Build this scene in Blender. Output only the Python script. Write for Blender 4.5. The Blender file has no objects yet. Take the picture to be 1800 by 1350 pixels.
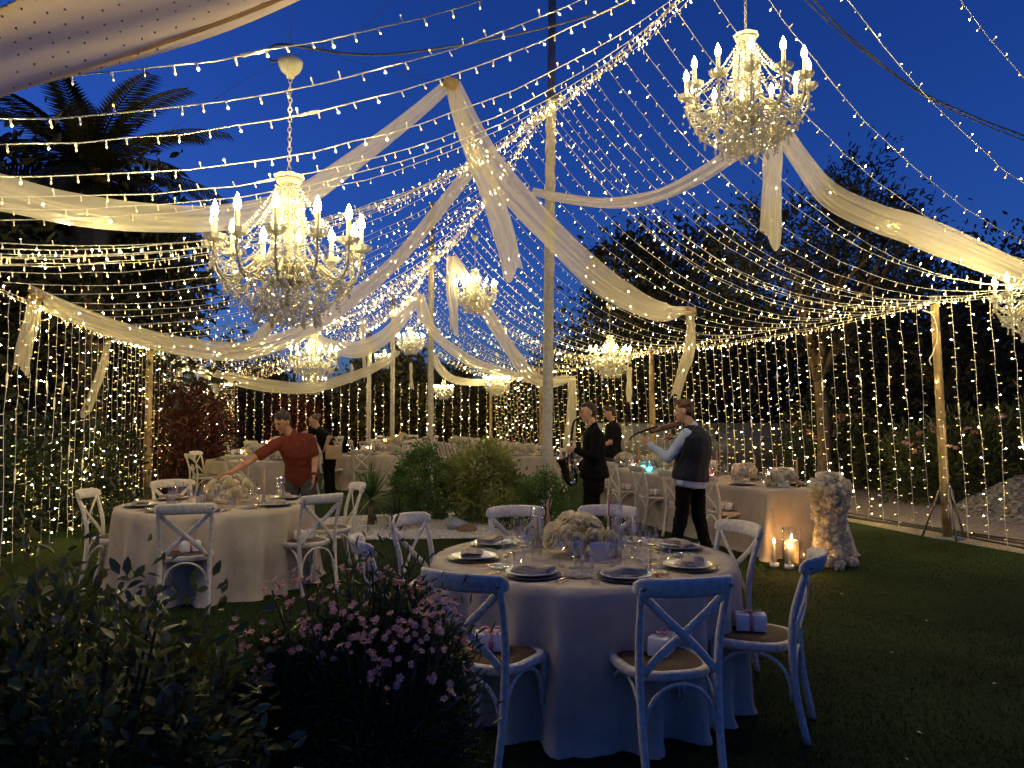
import bpy, math, random
import numpy as np
from mathutils import Vector, Matrix, noise as mnoise

SC = bpy.context.scene
COL = SC.collection
PI = math.pi
R = math.radians

# ------------------------------------------------------------------ camera
HX, F = 1800.0, 1350.0            # picture width the measurements were taken in, focal length in those pixels
PITCH = math.atan(58.0 / F)
CAMZ = 1.6
cam_d = bpy.data.cameras.new('camera')
cam = bpy.data.objects.new('camera', cam_d)
COL.objects.link(cam)
cam.location = (0, 0, CAMZ)
cam.rotation_euler = (PI / 2 + PITCH, 0, 0)
cam_d.sensor_width = 36.0
cam_d.lens = 27.0
cam_d.clip_start = 0.05
cam_d.clip_end = 500.0
SC.camera = cam

# ------------------------------------------------------------------ world: blue hour
world = bpy.data.worlds.new('World')
SC.world = world
world.use_nodes = True
wn = world.node_tree
for n in list(wn.nodes):
    wn.nodes.remove(n)
w_out = wn.nodes.new('ShaderNodeOutputWorld')
w_bg = wn.nodes.new('ShaderNodeBackground')
w_sky = wn.nodes.new('ShaderNodeTexSky')
w_sky.sky_type = 'NISHITA'
w_sky.sun_disc = False
w_sky.sun_elevation = R(2.0)
w_sky.sun_rotation = R(-75)       # the sun is setting beyond the trees, to the left
w_sky.altitude = 0
w_sky.air_density = 1.0
w_sky.dust_density = 0.3
w_sky.ozone_density = 4.5
w_tint = wn.nodes.new('ShaderNodeMix')
w_tint.data_type = 'RGBA'
w_tint.blend_type = 'MULTIPLY'
w_tint.inputs[0].default_value = 1.0
w_tint.inputs[7].default_value = (0.50, 0.53, 1.10, 1)
wn.links.new(w_sky.outputs[0], w_tint.inputs[6])
wn.links.new(w_tint.outputs[2], w_bg.inputs[0])
wn.links.new(w_bg.outputs[0], w_out.inputs[0])
w_bg.inputs[1].default_value = 0.15

# ------------------------------------------------------------------ exposure and sampling
SC.view_settings.view_transform = 'Standard'
SC.view_settings.look = 'None'
SC.view_settings.exposure = 1.0
SC.view_settings.gamma = 1.0
SC.view_settings.use_curve_mapping = False
SC.render.engine = 'CYCLES'
cy = SC.cycles
cy.use_denoising = True
try:
    cy.denoiser = 'OPENIMAGEDENOISE'
    cy.denoising_input_passes = 'RGB_ALBEDO_NORMAL'
except Exception:
    pass
cy.use_light_tree = True
cy.max_bounces = 5
cy.diffuse_bounces = 2
cy.glossy_bounces = 2
cy.transmission_bounces = 4
cy.transparent_max_bounces = 16
cy.sample_clamp_indirect = 2.0
cy.caustics_reflective = False
cy.caustics_refractive = False

BULB_L = 300.0          # radiance of a lit fairy light
CHAND_L = 170.0        # radiance of a chandelier candle bulb
WARM = (1.0, 0.71, 0.21)

# ------------------------------------------------------------------ helpers
def P(px, py, d):
    """Point seen at picture position (px,py), d metres in front of the camera."""
    a = (px - 900.0) / F
    b = (675.0 - py) / F
    y = math.cos(PITCH) - b * math.sin(PITCH)
    z = math.sin(PITCH) + b * math.cos(PITCH)
    k = d / y
    return Vector((a * k, d, CAMZ + z * k))

def V(*a):
    return Vector(a)

class MB:
    """collects shapes into ONE mesh"""
    def __init__(s):
        s.v = []; s.f = []; s.m = []; s.M = None
    def add(s, vs, fs, mi=0):
        o = len(s.v)
        if s.M is not None:
            vs = [s.M @ Vector(p) for p in vs]
        s.v.extend([tuple(p) for p in vs])
        s.f.extend([tuple(i + o for i in f) for f in fs])
        s.m.extend([mi] * len(fs))
        return s
    def box(s, c, size, rz=0.0, mi=0, M=None):
        x, y, z = size[0] / 2, size[1] / 2, size[2] / 2
        rot = M if M is not None else Matrix.Rotation(rz, 3, 'Z')
        vs = [Vector(c) + rot @ Vector((i * x, j * y, k * z)) for k in (-1, 1) for j in (-1, 1) for i in (-1, 1)]
        fs = [(0, 2, 3, 1), (4, 5, 7, 6), (0, 1, 5, 4), (2, 6, 7, 3), (0, 4, 6, 2), (1, 3, 7, 5)]
        return s.add(vs, fs, mi)
    def rbox(s, c, size, b=0.01, rz=0.0, mi=0, seg=2):
        """box with rounded vertical edges and softened top and bottom"""
        x, y, z = size[0] / 2, size[1] / 2, size[2] / 2
        b = min(b, x * .95, y * .95, z * .95)
        rot = Matrix.Rotation(rz, 3, 'Z')
        rings = []
        for (ins, zz) in ((b, -z), (b * .3, -z + b * .3), (0, -z + b), (0, z - b), (b * .3, z - b * .3), (b, z)):
            ring = []
            for q, (sx, sy) in enumerate(((1, 1), (-1, 1), (-1, -1), (1, -1))):
                for k in range(seg + 1):
                    a = q * PI / 2 + k * PI / 2 / seg
                    cx, cy_ = sx * (x - b), sy * (y - b)
                    rr = max(b - ins, b * .05)
                    ring.append(Vector(c) + rot @ Vector((cx + math.cos(a) * rr, cy_ + math.sin(a) * rr, zz)))
            rings.append(ring)
        return s.rings(rings, mi, True)
    def rings(s, rings, mi=0, cap=True, closed=True):
        n = len(rings[0])
        vs = [p for r in rings for p in r]
        fs = []
        for i in range(len(rings) - 1):
            for j in range(n if closed else n - 1):
                k = (j + 1) % n
                fs.append((i * n + j, i * n + k, (i + 1) * n + k, (i + 1) * n + j))
        if cap and closed:
            fs.append(tuple(range(n - 1, -1, -1)))
            o = (len(rings) - 1) * n
            fs.append(tuple(range(o, o + n)))
        return s.add(vs, fs, mi)
    def tube(s, pts, r, n=6, mi=0, cap=True, flat=None, up=None):
        pts = [Vector(p) for p in pts]
        L = len(pts)
        rr = r if isinstance(r, (list, tuple)) else [r] * L
        rings = []
        nrm = None
        for i in range(L):
            t = (pts[min(i + 1, L - 1)] - pts[max(i - 1, 0)])
            if t.length < 1e-9:
                t = Vector((0, 0, 1))
            t.normalize()
            if nrm is None:
                h = Vector(up) if up is not None else (Vector((0, 0, 1)) if abs(t.z) < .9 else Vector((0, 1, 0)))
                nrm = (h - t * h.dot(t)).normalized()
            else:
                if up is not None:
                    nrm = Vector(up)
                nrm = (nrm - t * nrm.dot(t))
                if nrm.length < 1e-6:
                    nrm = t.orthogonal()
                nrm.normalize()
            b = t.cross(nrm)
            a, c = (rr[i], rr[i]) if flat is None else (rr[i] * flat[0], rr[i] * flat[1])
            rings.append([pts[i] + nrm * (math.cos(2 * PI * k / n) * a) + b * (math.sin(2 * PI * k / n) * c) for k in range(n)])
        return s.rings(rings, mi, cap)
    def lathe(s, prof, n=12, mi=0, c=(0, 0, 0), cap=False, wob=None):
        rings = []
        for (r, z) in prof:
            rings.append([Vector((c[0] + r * math.cos(2 * PI * k / n) * (wob(k) if wob else 1), c[1] + r * math.sin(2 * PI * k / n) * (wob(k) if wob else 1), c[2] + z)) for k in range(n)])
        return s.rings(rings, mi, cap)
    def ball(s, c, r, n=8, m=5, mi=0, sc=(1, 1, 1)):
        prof = [(max(1e-4, math.sin(PI * i / m)), -math.cos(PI * i / m)) for i in range(m + 1)]
        rings = [[Vector((c[0] + r * sc[0] * q * math.cos(2 * PI * k / n), c[1] + r * sc[1] * q * math.sin(2 * PI * k / n), c[2] + r * sc[2] * z)) for k in range(n)] for q, z in prof]
        return s.rings(rings, mi, False)
    def octa(s, c, r, h, ax=None, mi=0):
        c = Vector(c)
        ax = (Vector(ax) if ax is not None else Vector((0, 0, 1))).normalized()
        a = ax.orthogonal().normalized(); b = ax.cross(a)
        vs = [c - ax * h, c + a * r, c + b * r, c - a * r, c - b * r, c + ax * h]
        fs = [(0, 2, 1), (0, 3, 2), (0, 4, 3), (0, 1, 4), (5, 1, 2), (5, 2, 3), (5, 3, 4), (5, 4, 1)]
        return s.add(vs, fs, mi)
    def mesh(s, name, mats, smooth=True):
        me = bpy.data.meshes.new(name)
        me.from_pydata(s.v, [], s.f)
        for m in mats:
            me.materials.append(m)
        if len(mats) > 1:
            me.polygons.foreach_set('material_index', s.m)
        if smooth:
            me.polygons.foreach_set('use_smooth', [True] * len(me.polygons))
        me.update()
        return me
    def build(s, name, mats, parent=None, smooth=True):
        if not isinstance(mats, (list, tuple)):
            mats = [mats]
        return link(name, s.mesh(name, mats, smooth), parent)

def link(name, me, parent=None):
    o = bpy.data.objects.new(name, me)
    COL.objects.link(o)
    if parent is not None:
        o.parent = parent
    return o

def tag(o, label=None, cat=None, group=None, kind=None):
    if label: o['label'] = label
    if cat: o['category'] = cat
    if group: o['group'] = group
    if kind: o['kind'] = kind
    return o

def thing(name, label, cat, loc=(0, 0, 0), rz=0.0, group=None):
    o = bpy.data.objects.new(name, None)
    COL.objects.link(o)
    o.empty_display_size = 0.05
    o.location = loc
    o.rotation_euler = (0, 0, rz)
    return tag(o, label, cat, group)

KIDS = {}
def copy_tree(o, parent=None):
    c = o.copy()
    COL.objects.link(c)
    c.parent = parent
    for ch in list(o.children):
        copy_tree(ch, c)
    return c

def place(proto, used, loc, rz, label, group=None, scale=None):
    """first use moves the model itself, later uses copy it with its parts"""
    o = copy_tree(proto) if used[0] else proto
    used[0] = True
    o.location = loc
    o.rotation_euler = (0, 0, rz)
    if scale is not None:
        o.scale = (scale,) * 3
    o['label'] = label
    if group: o['group'] = group
    return o

def spline(pts, n):
    """Catmull-Rom through pts -> n points"""
    pts = [Vector(p) for p in pts]
    q = [pts[0] * 2 - pts[1]] + pts + [pts[-1] * 2 - pts[-2]]
    out = []
    m = len(pts) - 1
    for i in range(n):
        t = i / (n - 1) * m
        k = min(int(t), m - 1)
        u = t - k
        a, b, c, d = q[k], q[k + 1], q[k + 2], q[k + 3]
        out.append(0.5 * ((2 * b) + (c - a) * u + (2 * a - 5 * b + 4 * c - d) * u * u + (3 * b - a - 3 * c + d) * u ** 3))
    return out

ORD = ['first', 'second', 'third', 'fourth', 'fifth', 'sixth', 'seventh', 'eighth', 'ninth', 'tenth', 'eleventh', 'twelfth', 'thirteenth',
       'fourteenth', 'fifteenth', 'sixteenth', 'seventeenth', 'eighteenth', 'nineteenth', 'twentieth']
def nth(i):
    if i < 20: return ORD[i]
    n = i + 1
    tens = {2: 'twenty', 3: 'thirty', 4: 'forty', 5: 'fifty', 6: 'sixty', 7: 'seventy', 8: 'eighty', 9: 'ninety'}
    t, u = divmod(n, 10)
    if u == 0:
        return tens[t][:-1] + 'ieth'
    return tens[t] + '-' + ORD[u - 1]

# ------------------------------------------------------------------ materials
def nodes_of(m):
    m.use_nodes = True
    return m.node_tree.nodes, m.node_tree.links

def mat(name, col, rough=0.6, var=0.12, scale=12.0, spec=0.4, bump=0.0, bscale=60.0, metal=0.0, col2=None, transl=0.0, coat=0.0, objvar=0.0, detail=4.0):
    """principled surface with noise-broken colour, optional second colour, relief and translucency"""
    m = bpy.data.materials.new(name)
    N, Lk = nodes_of(m)
    bs = N['Principled BSDF']; out = N['Material Output']
    tc = N.new('ShaderNodeTexCoord')
    nz = N.new('ShaderNodeTexNoise'); nz.inputs['Scale'].default_value = scale; nz.inputs['Detail'].default_value = detail
    Lk.new(tc.outputs['Object'], nz.inputs['Vector'])
    rp = N.new('ShaderNodeValToRGB')
    c1 = [max(0, c * (1 - var)) for c in col]; c2 = list(col2) if col2 else [min(1, c * (1 + var)) for c in col]
    rp.color_ramp.elements[0].color = (*c1, 1); rp.color_ramp.elements[1].color = (*c2, 1)
    rp.color_ramp.elements[0].position = .35; rp.color_ramp.elements[1].position = .65
    Lk.new(nz.outputs['Fac'], rp.inputs['Fac'])
    colout = rp.outputs['Color']
    if objvar:
        oi = N.new('ShaderNodeObjectInfo'); hs = N.new('ShaderNodeHueSaturation')
        mr = N.new('ShaderNodeMapRange'); mr.inputs[3].default_value = 1 - objvar; mr.inputs[4].default_value = 1 + objvar
        Lk.new(oi.outputs['Random'], mr.inputs[0]); Lk.new(mr.outputs[0], hs.inputs['Value']); Lk.new(colout, hs.inputs['Color'])
        colout = hs.outputs['Color']
    Lk.new(colout, bs.inputs['Base Color'])
    bs.inputs['Roughness'].default_value = rough
    bs.inputs['Specular IOR Level'].default_value = spec
    bs.inputs['Metallic'].default_value = metal
    if coat: bs.inputs['Coat Weight'].default_value = coat
    if bump:
        n2 = N.new('ShaderNodeTexNoise'); n2.inputs['Scale'].default_value = bscale; n2.inputs['Detail'].default_value = 3
        Lk.new(tc.outputs['Object'], n2.inputs['Vector'])
        bp = N.new('ShaderNodeBump'); bp.inputs['Strength'].default_value = bump; bp.inputs['Distance'].default_value = 0.01
        Lk.new(n2.outputs['Fac'], bp.inputs['Height']); Lk.new(bp.outputs['Normal'], bs.inputs['Normal'])
    if transl:
        tr = N.new('ShaderNodeBsdfTranslucent'); mx = N.new('ShaderNodeMixShader'); mx.inputs[0].default_value = transl
        Lk.new(colout, tr.inputs['Color'])
        Lk.new(bs.outputs[0], mx.inputs[1]); Lk.new(tr.outputs[0], mx.inputs[2]); Lk.new(mx.outputs[0], out.inputs['Surface'])
    return m

def emit(name, col, strength):
    m = bpy.data.materials.new(name)
    N, Lk = nodes_of(m)
    N.remove(N['Principled BSDF'])
    e = N.new('ShaderNodeEmission')
    e.inputs[0].default_value = (*col, 1); e.inputs[1].default_value = strength
    Lk.new(e.outputs[0], N['Material Output'].inputs['Surface'])
    return m

def sheer(name, col, alpha, transl=0.5, bscale=400.0, stripes=0.0):
    """thin see-through cloth: part light passes straight, part is scattered on both sides"""
    m = bpy.data.materials.new(name)
    N, Lk = nodes_of(m)
    N.remove(N['Principled BSDF'])
    d = N.new('ShaderNodeBsdfDiffuse'); t = N.new('ShaderNodeBsdfTranslucent'); g = N.new('ShaderNodeBsdfTransparent')
    m1 = N.new('ShaderNodeMixShader'); m2 = N.new('ShaderNodeMixShader')
    tc = N.new('ShaderNodeTexCoord'); nz = N.new('ShaderNodeTexNoise'); nz.inputs['Scale'].default_value = 9.0
    rp = N.new('ShaderNodeValToRGB')
    rp.color_ramp.elements[0].color = (*[c * .86 for c in col], 1); rp.color_ramp.elements[1].color = (*col, 1)
    Lk.new(tc.outputs['Object'], nz.inputs['Vector']); Lk.new(nz.outputs['Fac'], rp.inputs['Fac'])
    Lk.new(rp.outputs[0], d.inputs[0]); Lk.new(rp.outputs[0], t.inputs[0])
    m1.inputs[0].default_value = transl
    Lk.new(d.outputs[0], m1.inputs[1]); Lk.new(t.outputs[0], m1.inputs[2])
    lw = N.new('ShaderNodeLayerWeight'); lw.inputs[0].default_value = 0.35
    mr = N.new('ShaderNodeMapRange'); mr.inputs[3].default_value = alpha; mr.inputs[4].default_value = min(1, alpha + .3)
    Lk.new(lw.outputs['Facing'], mr.inputs[0]); Lk.new(mr.outputs[0], m2.inputs[0])
    Lk.new(g.outputs[0], m2.inputs[1]); Lk.new(m1.outputs[0], m2.inputs[2]); Lk.new(m2.outputs[0], N['Material Output'].inputs['Surface'])
    return m

def glassy(name, tint=(1, 1, 1), base=0.06, edge=0.65, diff=0.04, rough=0.03):
    """clear glass as thin sheets: clear face-on, mirror-like and whitish at the edges"""
    m = bpy.data.materials.new(name)
    N, Lk = nodes_of(m)
    N.remove(N['Principled BSDF'])
    g = N.new('ShaderNodeBsdfGlossy'); g.inputs['Roughness'].default_value = rough
    t = N.new('ShaderNodeBsdfTransparent'); t.inputs[0].default_value = (*tint, 1)
    df = N.new('ShaderNodeBsdfDiffuse'); df.inputs[0].default_value = (*tint, 1)
    lw = N.new('ShaderNodeLayerWeight'); lw.inputs[0].default_value = 0.3
    mr = N.new('ShaderNodeMapRange'); mr.inputs[3].default_value = base; mr.inputs[4].default_value = edge
    m1 = N.new('ShaderNodeMixShader'); m2 = N.new('ShaderNodeMixShader')
    Lk.new(lw.outputs['Facing'], mr.inputs[0]); Lk.new(mr.outputs[0], m1.inputs[0])
    Lk.new(t.outputs[0], m1.inputs[1]); Lk.new(g.outputs[0], m1.inputs[2])
    m2.inputs[0].default_value = diff
    Lk.new(m1.outputs[0], m2.inputs[1]); Lk.new(df.outputs[0], m2.inputs[2]); Lk.new(m2.outputs[0], N['Material Output'].inputs['Surface'])
    return m

M = {}
M['cable'] = mat('white cable', (.72, .70, .62), .5, .1, 30)
M['sleeve'] = mat('bulb sleeve', (.78, .76, .68), .4, .06, 60)
M['lit'] = emit('lit bulb', WARM, BULB_L)
M['dim'] = emit('dim bulb', (1.0, .72, .34), 1.6)
M['amber'] = emit('amber bulb', (1.0, .60, .12), 5.0)
M['lit_near'] = emit('lit bulb close by', (1.0, .78, .33), 1600.0)
M['black_cable'] = mat('black cable', (.02, .02, .025), .5, .2, 30)
M['voile'] = sheer('ivory voile', (.82, .78, .66), .63, .5)
M['voile_thick'] = sheer('ivory dotted tulle', (.86, .70, .46), .93, .75)
M['dot'] = mat('flock dot', (.30, .26, .22), .9, .2, 40)
M['wrap'] = mat('pole wrap cloth', (.42, .41, .38), .85, .15, 14, bump=.4, bscale=30)
M['pole'] = mat('grey steel pole', (.16, .17, .19), .45, .2, 8, metal=.3)
M['wood'] = mat('worn wooden post', (.26, .19, .10), .55, .35, 6, bump=.3, bscale=25)
M['chand'] = mat('ivory lacquered metal', (.36, .345, .29), .35, .06, 20, coat=.2)
M['crystal'] = glassy('cut crystal', (1, .98, .93), .26, .72, .25, .06)
M['crystal_dish'] = glassy('crystal dish', (1, .98, .93), .25, .8, .4, .05)
M['candle_bulb'] = emit('candle bulb glow', (1.0, .78, .30), CHAND_L)
M['cloth'] = mat('natural linen cloth', (.44, .385, .31), .9, .10, 5, spec=.15, bump=.6, bscale=16)
M['white_paint'] = mat('worn white paint', (.58, .53, .45), .5, .16, 40, col2=(.69, .65, .57), bump=.25, bscale=45, detail=8, objvar=.10)
M['rattan'] = mat('woven rattan seat', (.06, .03, .012), .6, .5, 140, col2=(.15, .08, .032), bump=.9, bscale=170)
M['bolt'] = mat('steel bolt', (.35, .34, .33), .3, .1, 30, metal=.9)
M['glass'] = glassy('drinking glass', (.99, .99, .99), .03, .62, .010, .02)
M['china'] = mat('white porcelain', (.78, .78, .77), .18, .03, 10, coat=.4)
M['charger'] = mat('dark grey under plate', (.045, .047, .055), .35, .2, 14)
M['napkin'] = mat('taupe linen napkin', (.34, .29, .24), .9, .12, 30, bump=.3, bscale=350)
M['gold'] = mat('brushed gold cutlery', (.78, .52, .20), .25, .1, 40, metal=1.0)
M['card'] = mat('white card', (.82, .81, .80), .6, .02, 20)
M['ribbon'] = mat('pink satin ribbon', (.62, .34, .36), .4, .12, 30, transl=.2)
M['petal'] = mat('cream petals', (.84, .76, .56), .75, .10, 25, transl=.50)
M['blossom'] = mat('white hydrangea florets', (.66, .60, .44), .8, .2, 14, transl=.42, col2=(.86, .82, .68))
M['stalks'] = mat('green flower stalks', (.10, .11, .05), .9, .3, 12)
M['taper'] = mat('terracotta taper candle', (.42, .21, .13), .55, .08, 20)
M['wax'] = mat('ivory wax', (.82, .77, .66), .45, .05, 10, transl=.3)
M['flame'] = emit('candle flame', (1.0, .48, .12), 520.0)
M['leaf_green'] = mat('leaf green', (.05, .12, .03), .45, .5, 3, col2=(.14, .27, .07), transl=.42)
M['leaf_dark'] = mat('leaf dark', (.014, .026, .010), .45, .4, 3, transl=.15)
M['leaf_var'] = mat('variegated leaf', (.13, .20, .04), .42, .4, 2.2, col2=(.42, .45, .14), transl=.42)
M['leaf_glossy'] = mat('photinia leaf', (.11, .15, .04), .34, .4, 1.8, col2=(.34, .31, .08), transl=.2, objvar=.6)
M['leaf_red'] = mat('dark red leaf', (.06, .014, .012), .5, .4, 4, col2=(.11, .026, .02), transl=.2)
M['leaf_oleander'] = mat('oleander leaf', (.06, .09, .03), .4, .4, 4, col2=(.13, .16, .055), transl=.15)
M['oleander_pink'] = mat('oleander petals', (.72, .30, .25), .6, .2, 40, col2=(.84, .52, .44), transl=.35, objvar=.2)
M['bark'] = mat('tree bark', (.13, .09, .06), .9, .4, 9, bump=.6, bscale=20)
M['twig'] = mat('dark twig', (.05, .035, .022), .8, .3, 20)
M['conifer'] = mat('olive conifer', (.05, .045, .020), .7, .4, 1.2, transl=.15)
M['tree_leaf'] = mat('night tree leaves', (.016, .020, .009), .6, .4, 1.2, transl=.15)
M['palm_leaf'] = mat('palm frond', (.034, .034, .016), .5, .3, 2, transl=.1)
M['pebble'] = mat('white marble pebbles', (.62, .60, .56), .8, .18, 9, objvar=.1)
M['rock'] = mat('brown rock', (.22, .14, .08), .9, .3, 8, bump=.6, bscale=18)
M['pot'] = mat('blue white glazed bowl', (.26, .31, .36), .35, .1, 6)
M['skin'] = mat('skin', (.52, .30, .20), .5, .10, 14, spec=.35)
M['skin_tan'] = mat('tanned skin', (.42, .22, .13), .5, .10, 14, spec=.35)
M['hair'] = mat('dark brown hair', (.035, .022, .014), .5, .4, 60, bump=.5, bscale=120)
M['hair_red'] = mat('auburn hair', (.11, .05, .024), .5, .4, 60, bump=.5, bscale=120)
M['hair_tied'] = mat('light brown hair', (.14, .08, .045), .5, .4, 60, bump=.5, bscale=120)
M['tee'] = mat('rust red cotton', (.13, .022, .012), .9, .12, 7, bump=.35, bscale=14)
M['jeans'] = mat('dark grey denim', (.04, .045, .055), .85, .2, 30, bump=.3, bscale=22)
M['black_cloth'] = mat('black suit cloth', (.005, .005, .006), .9, spec=.1, var=.2, scale=9, bump=.3, bscale=12)
M['black_polo'] = mat('black cotton', (.008, .008, .009), .9, spec=.1, var=.2, scale=9, bump=.3, bscale=12)
M['shirt'] = mat('pale blue shirt', (.42, .50, .64), .8, .06, 9, bump=.4, bscale=14)
M['vest'] = mat('navy waistcoat', (.007, .009, .018), .8, .15, 9, bump=.2, bscale=12)
M['eye'] = mat('eye', (.03, .02, .015), .2, .1, 10)
M['shoe'] = mat('black leather', (.012, .012, .012), .35, .2, 20)
M['violin'] = mat('varnished violin wood', (.10, .035, .012), .25, .3, 10, coat=.5)
M['sax'] = mat('dark lacquered brass', (.05, .045, .04), .25, .2, 14, metal=.8)
M['sax_key'] = mat('silver keys', (.6, .6, .58), .25, .05, 14, metal=1.0)
M['paper_bag'] = mat('tan leather bag', (.46, .32, .17), .7, .1, 10)

# ================================================================== SETTING
rnd = random.Random(7)
def eaveL(y, z=None):
    return Vector((-3.07 - .264 * y, y, 2.95 if z is None else z))
def eaveR(y, z=None):
    return Vector((8.76 - .31 * y, y, 3.12 if z is None else z))
POLES = [Vector((3.43, 3.8, 6.9)), Vector((.58, 13.0, 6.9)), Vector((-2.33, 22.0, 6.05)), Vector((-4.67, 30.0, 5.6))]
RSAG = [.55, .30, .18]
def ridge(y):
    for k in range(3):
        a, b = POLES[k], POLES[k + 1]
        if y <= b.y or k == 2:
            t = (y - a.y) / (b.y - a.y)
            p = a.lerp(b, t)
            p.z -= 4 * RSAG[k] * t * (1 - t)
            return p

def ground_mat():
    m = mat('dark turf', (.012, .026, .006), .95, .35, .55, spec=.1, bump=.8, bscale=160, col2=(.024, .044, .010), detail=8)
    return m
g = MB(); S = 160
n = 24
gv = [(-S + 2 * S * i / n, -40 + 240 * j / n, 0) for j in range(n + 1) for i in range(n + 1)]
gf = [(j * (n + 1) + i, j * (n + 1) + i + 1, (j + 1) * (n + 1) + i + 1, (j + 1) * (n + 1) + i) for j in range(n) for i in range(n)]
g.add(gv, gf)
tag(g.build('ground', ground_mat()), kind='structure')

# gravel path outside the right-hand curtain, with a low timber edging
gm = mat('gravel path', (.24, .20, .16), .95, .4, 30, spec=.1, bump=.9, bscale=90, col2=(.38, .33, .28), detail=8)
g = MB()
ys = [1.5 + i * 1.0 for i in range(34)]
L_ = [(8.76 - .31 * y + .02 + .05 * math.sin(y * 1.7), y, .004) for y in ys]
R_ = [(8.76 - .31 * y + 5.0 + .5 * math.sin(y * .6), y + 1.2, .004) for y in ys]
vs = []; fs = []
for a, b in zip(L_, R_):
    for k in range(5):
        t = k / 4
        vs.append((a[0] + (b[0] - a[0]) * t, a[1] + (b[1] - a[1]) * t, .004 + (.03 * math.sin(a[1] * 2 + k) ** 2 if 0 < k < 4 else 0)))
for i in range(len(ys) - 1):
    for k in range(4):
        fs.append((i * 5 + k, i * 5 + k + 1, (i + 1) * 5 + k + 1, (i + 1) * 5 + k))
g.add(vs, fs)
tag(g.build('path', gm), kind='structure')

# short turf blades close to the camera
def scatter_mesh(name, V_, F_, mats, parent=None, smooth=False, mi=None):
    me = bpy.data.meshes.new(name)
    V_ = np.asarray(V_, dtype=np.float32); F_ = np.asarray(F_, dtype=np.int32)
    nv, nf, k = len(V_), len(F_), F_.shape[1]
    me.vertices.add(nv); me.vertices.foreach_set('co', V_.ravel())
    me.loops.add(nf * k); me.loops.foreach_set('vertex_index', F_.ravel())
    me.polygons.add(nf)
    me.polygons.foreach_set('loop_start', np.arange(0, nf * k, k, dtype=np.int32))
    me.polygons.foreach_set('loop_total', np.full(nf, k, dtype=np.int32))
    for m in mats: me.materials.append(m)
    if mi is not None: me.polygons.foreach_set('material_index', np.asarray(mi, dtype=np.int32))
    if smooth: me.polygons.foreach_set('use_smooth', np.ones(nf, dtype=bool))
    me.update(calc_edges=True); me.validate()
    return link(name, me, parent)

rs = np.random.RandomState(5)
NB = 150000
d = 2.3 + 8.5 * rs.rand(NB) ** 1.5
a = (rs.rand(NB) * 2 - 1) * .80
x = a * d
keep = (x < 8.76 - .31 * d) & (x > -3.07 - .264 * d)
x, d = x[keep], d[keep]; nb = len(x)
h = .010 + .015 * rs.rand(nb); w = .0020 + .0014 * rs.rand(nb); th = rs.rand(nb) * 2 * np.pi
lx, ly = (rs.rand(nb) - .5) * .035, (rs.rand(nb) - .5) * .035
A = np.stack([x - w * np.cos(th), d - w * np.sin(th), np.zeros(nb)], 1)
B = np.stack([x + w * np.cos(th), d + w * np.sin(th), np.zeros(nb)], 1)
C = np.stack([x + lx, d + ly, h], 1)
VV = np.stack([A, B, C], 1).reshape(-1, 3)
tag(scatter_mesh('grass', VV, np.arange(nb * 3).reshape(-1, 3), [mat('turf blades', (.020, .042, .009), .8, .5, .7, spec=.15, col2=(.052, .082, .022), detail=8)]),
    'short dark green artificial turf blades covering the lawn', 'grass', kind='stuff')
# scattered fallen petals on the lawn
for i, (px, d_) in enumerate(((1473, 6.9), (1433, 7.2), (1558, 5.2), (1620, 6.0), (1602, 3.9), (1735, 4.6), (1580, 3.6), (1395, 4.9))):
    p = Vector(((px - 900) / F * d_, d_, .03))
    m_ = MB(); m_.add([(-.014, 0, 0), (0, -.008, .003), (.015, .002, .001), (0, .009, .004)], [(0, 1, 2, 3)])
    o = m_.build('fallen_petal', M['petal']); o.location = p; o.rotation_euler = (.1, .1, i * 1.3)
    tag(o, 'tiny pale petal on the open dark lawn, %s of eight scattered ones' % nth(i), 'petal', 'petals on the lawn')

# ------------------------------------------------------------------ poles and posts
def pole(base, top, wrap_top, label, lean=0.0):
    t = thing('tent_pole', label, 'pole', (base.x, base.y, 0), 0, 'cloth-wrapped tent poles')
    m_ = MB(); m_.tube([(0, 0, 0), (lean, 0, top)], .070, 12)
    m_.build('pole_core', M['pole'], t)
    m_ = MB()
    nrow, nseg = 130, 14
    rings = []
    for i in range(nrow + 1):
        z = wrap_top * i / nrow
        ring = []
        for k in range(nseg):
            an = 2 * PI * k / nseg
            sp = ((an / (2 * PI) + z / .42) % 1.0)
            r = .080 + .012 * (1 - sp) + .004 * math.sin(z * 17 + an * 3)
            ring.append((lean * z / top + r * math.cos(an), r * math.sin(an), z + .004))
        rings.append(ring)
    m_.rings(rings)
    m_.build('cloth_wrap', M['wrap'], t)
    m_ = MB(); m_.tube([(lean * .98, 0, wrap_top - .02), (lean * .98, 0, wrap_top + .12)], .118, 12)
    m_.build('clamp', M['pole'], t)
pole(POLES[1], 9.2, 7.0, 'tall pole wrapped in ivory cloth rising in the middle of the party', .12)
pole(POLES[2], 7.8, 6.4, 'ivory-wrapped pole behind the planted island, second in the row')
pole(POLES[3], 6.4, 5.9, 'slim far pole wrapped in ivory cloth, third in the row')
pole(Vector((-5.7, 30.6, 0)), 5.0, 4.4, 'farthest ivory-wrapped pole near the back curtain of lights')

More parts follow.
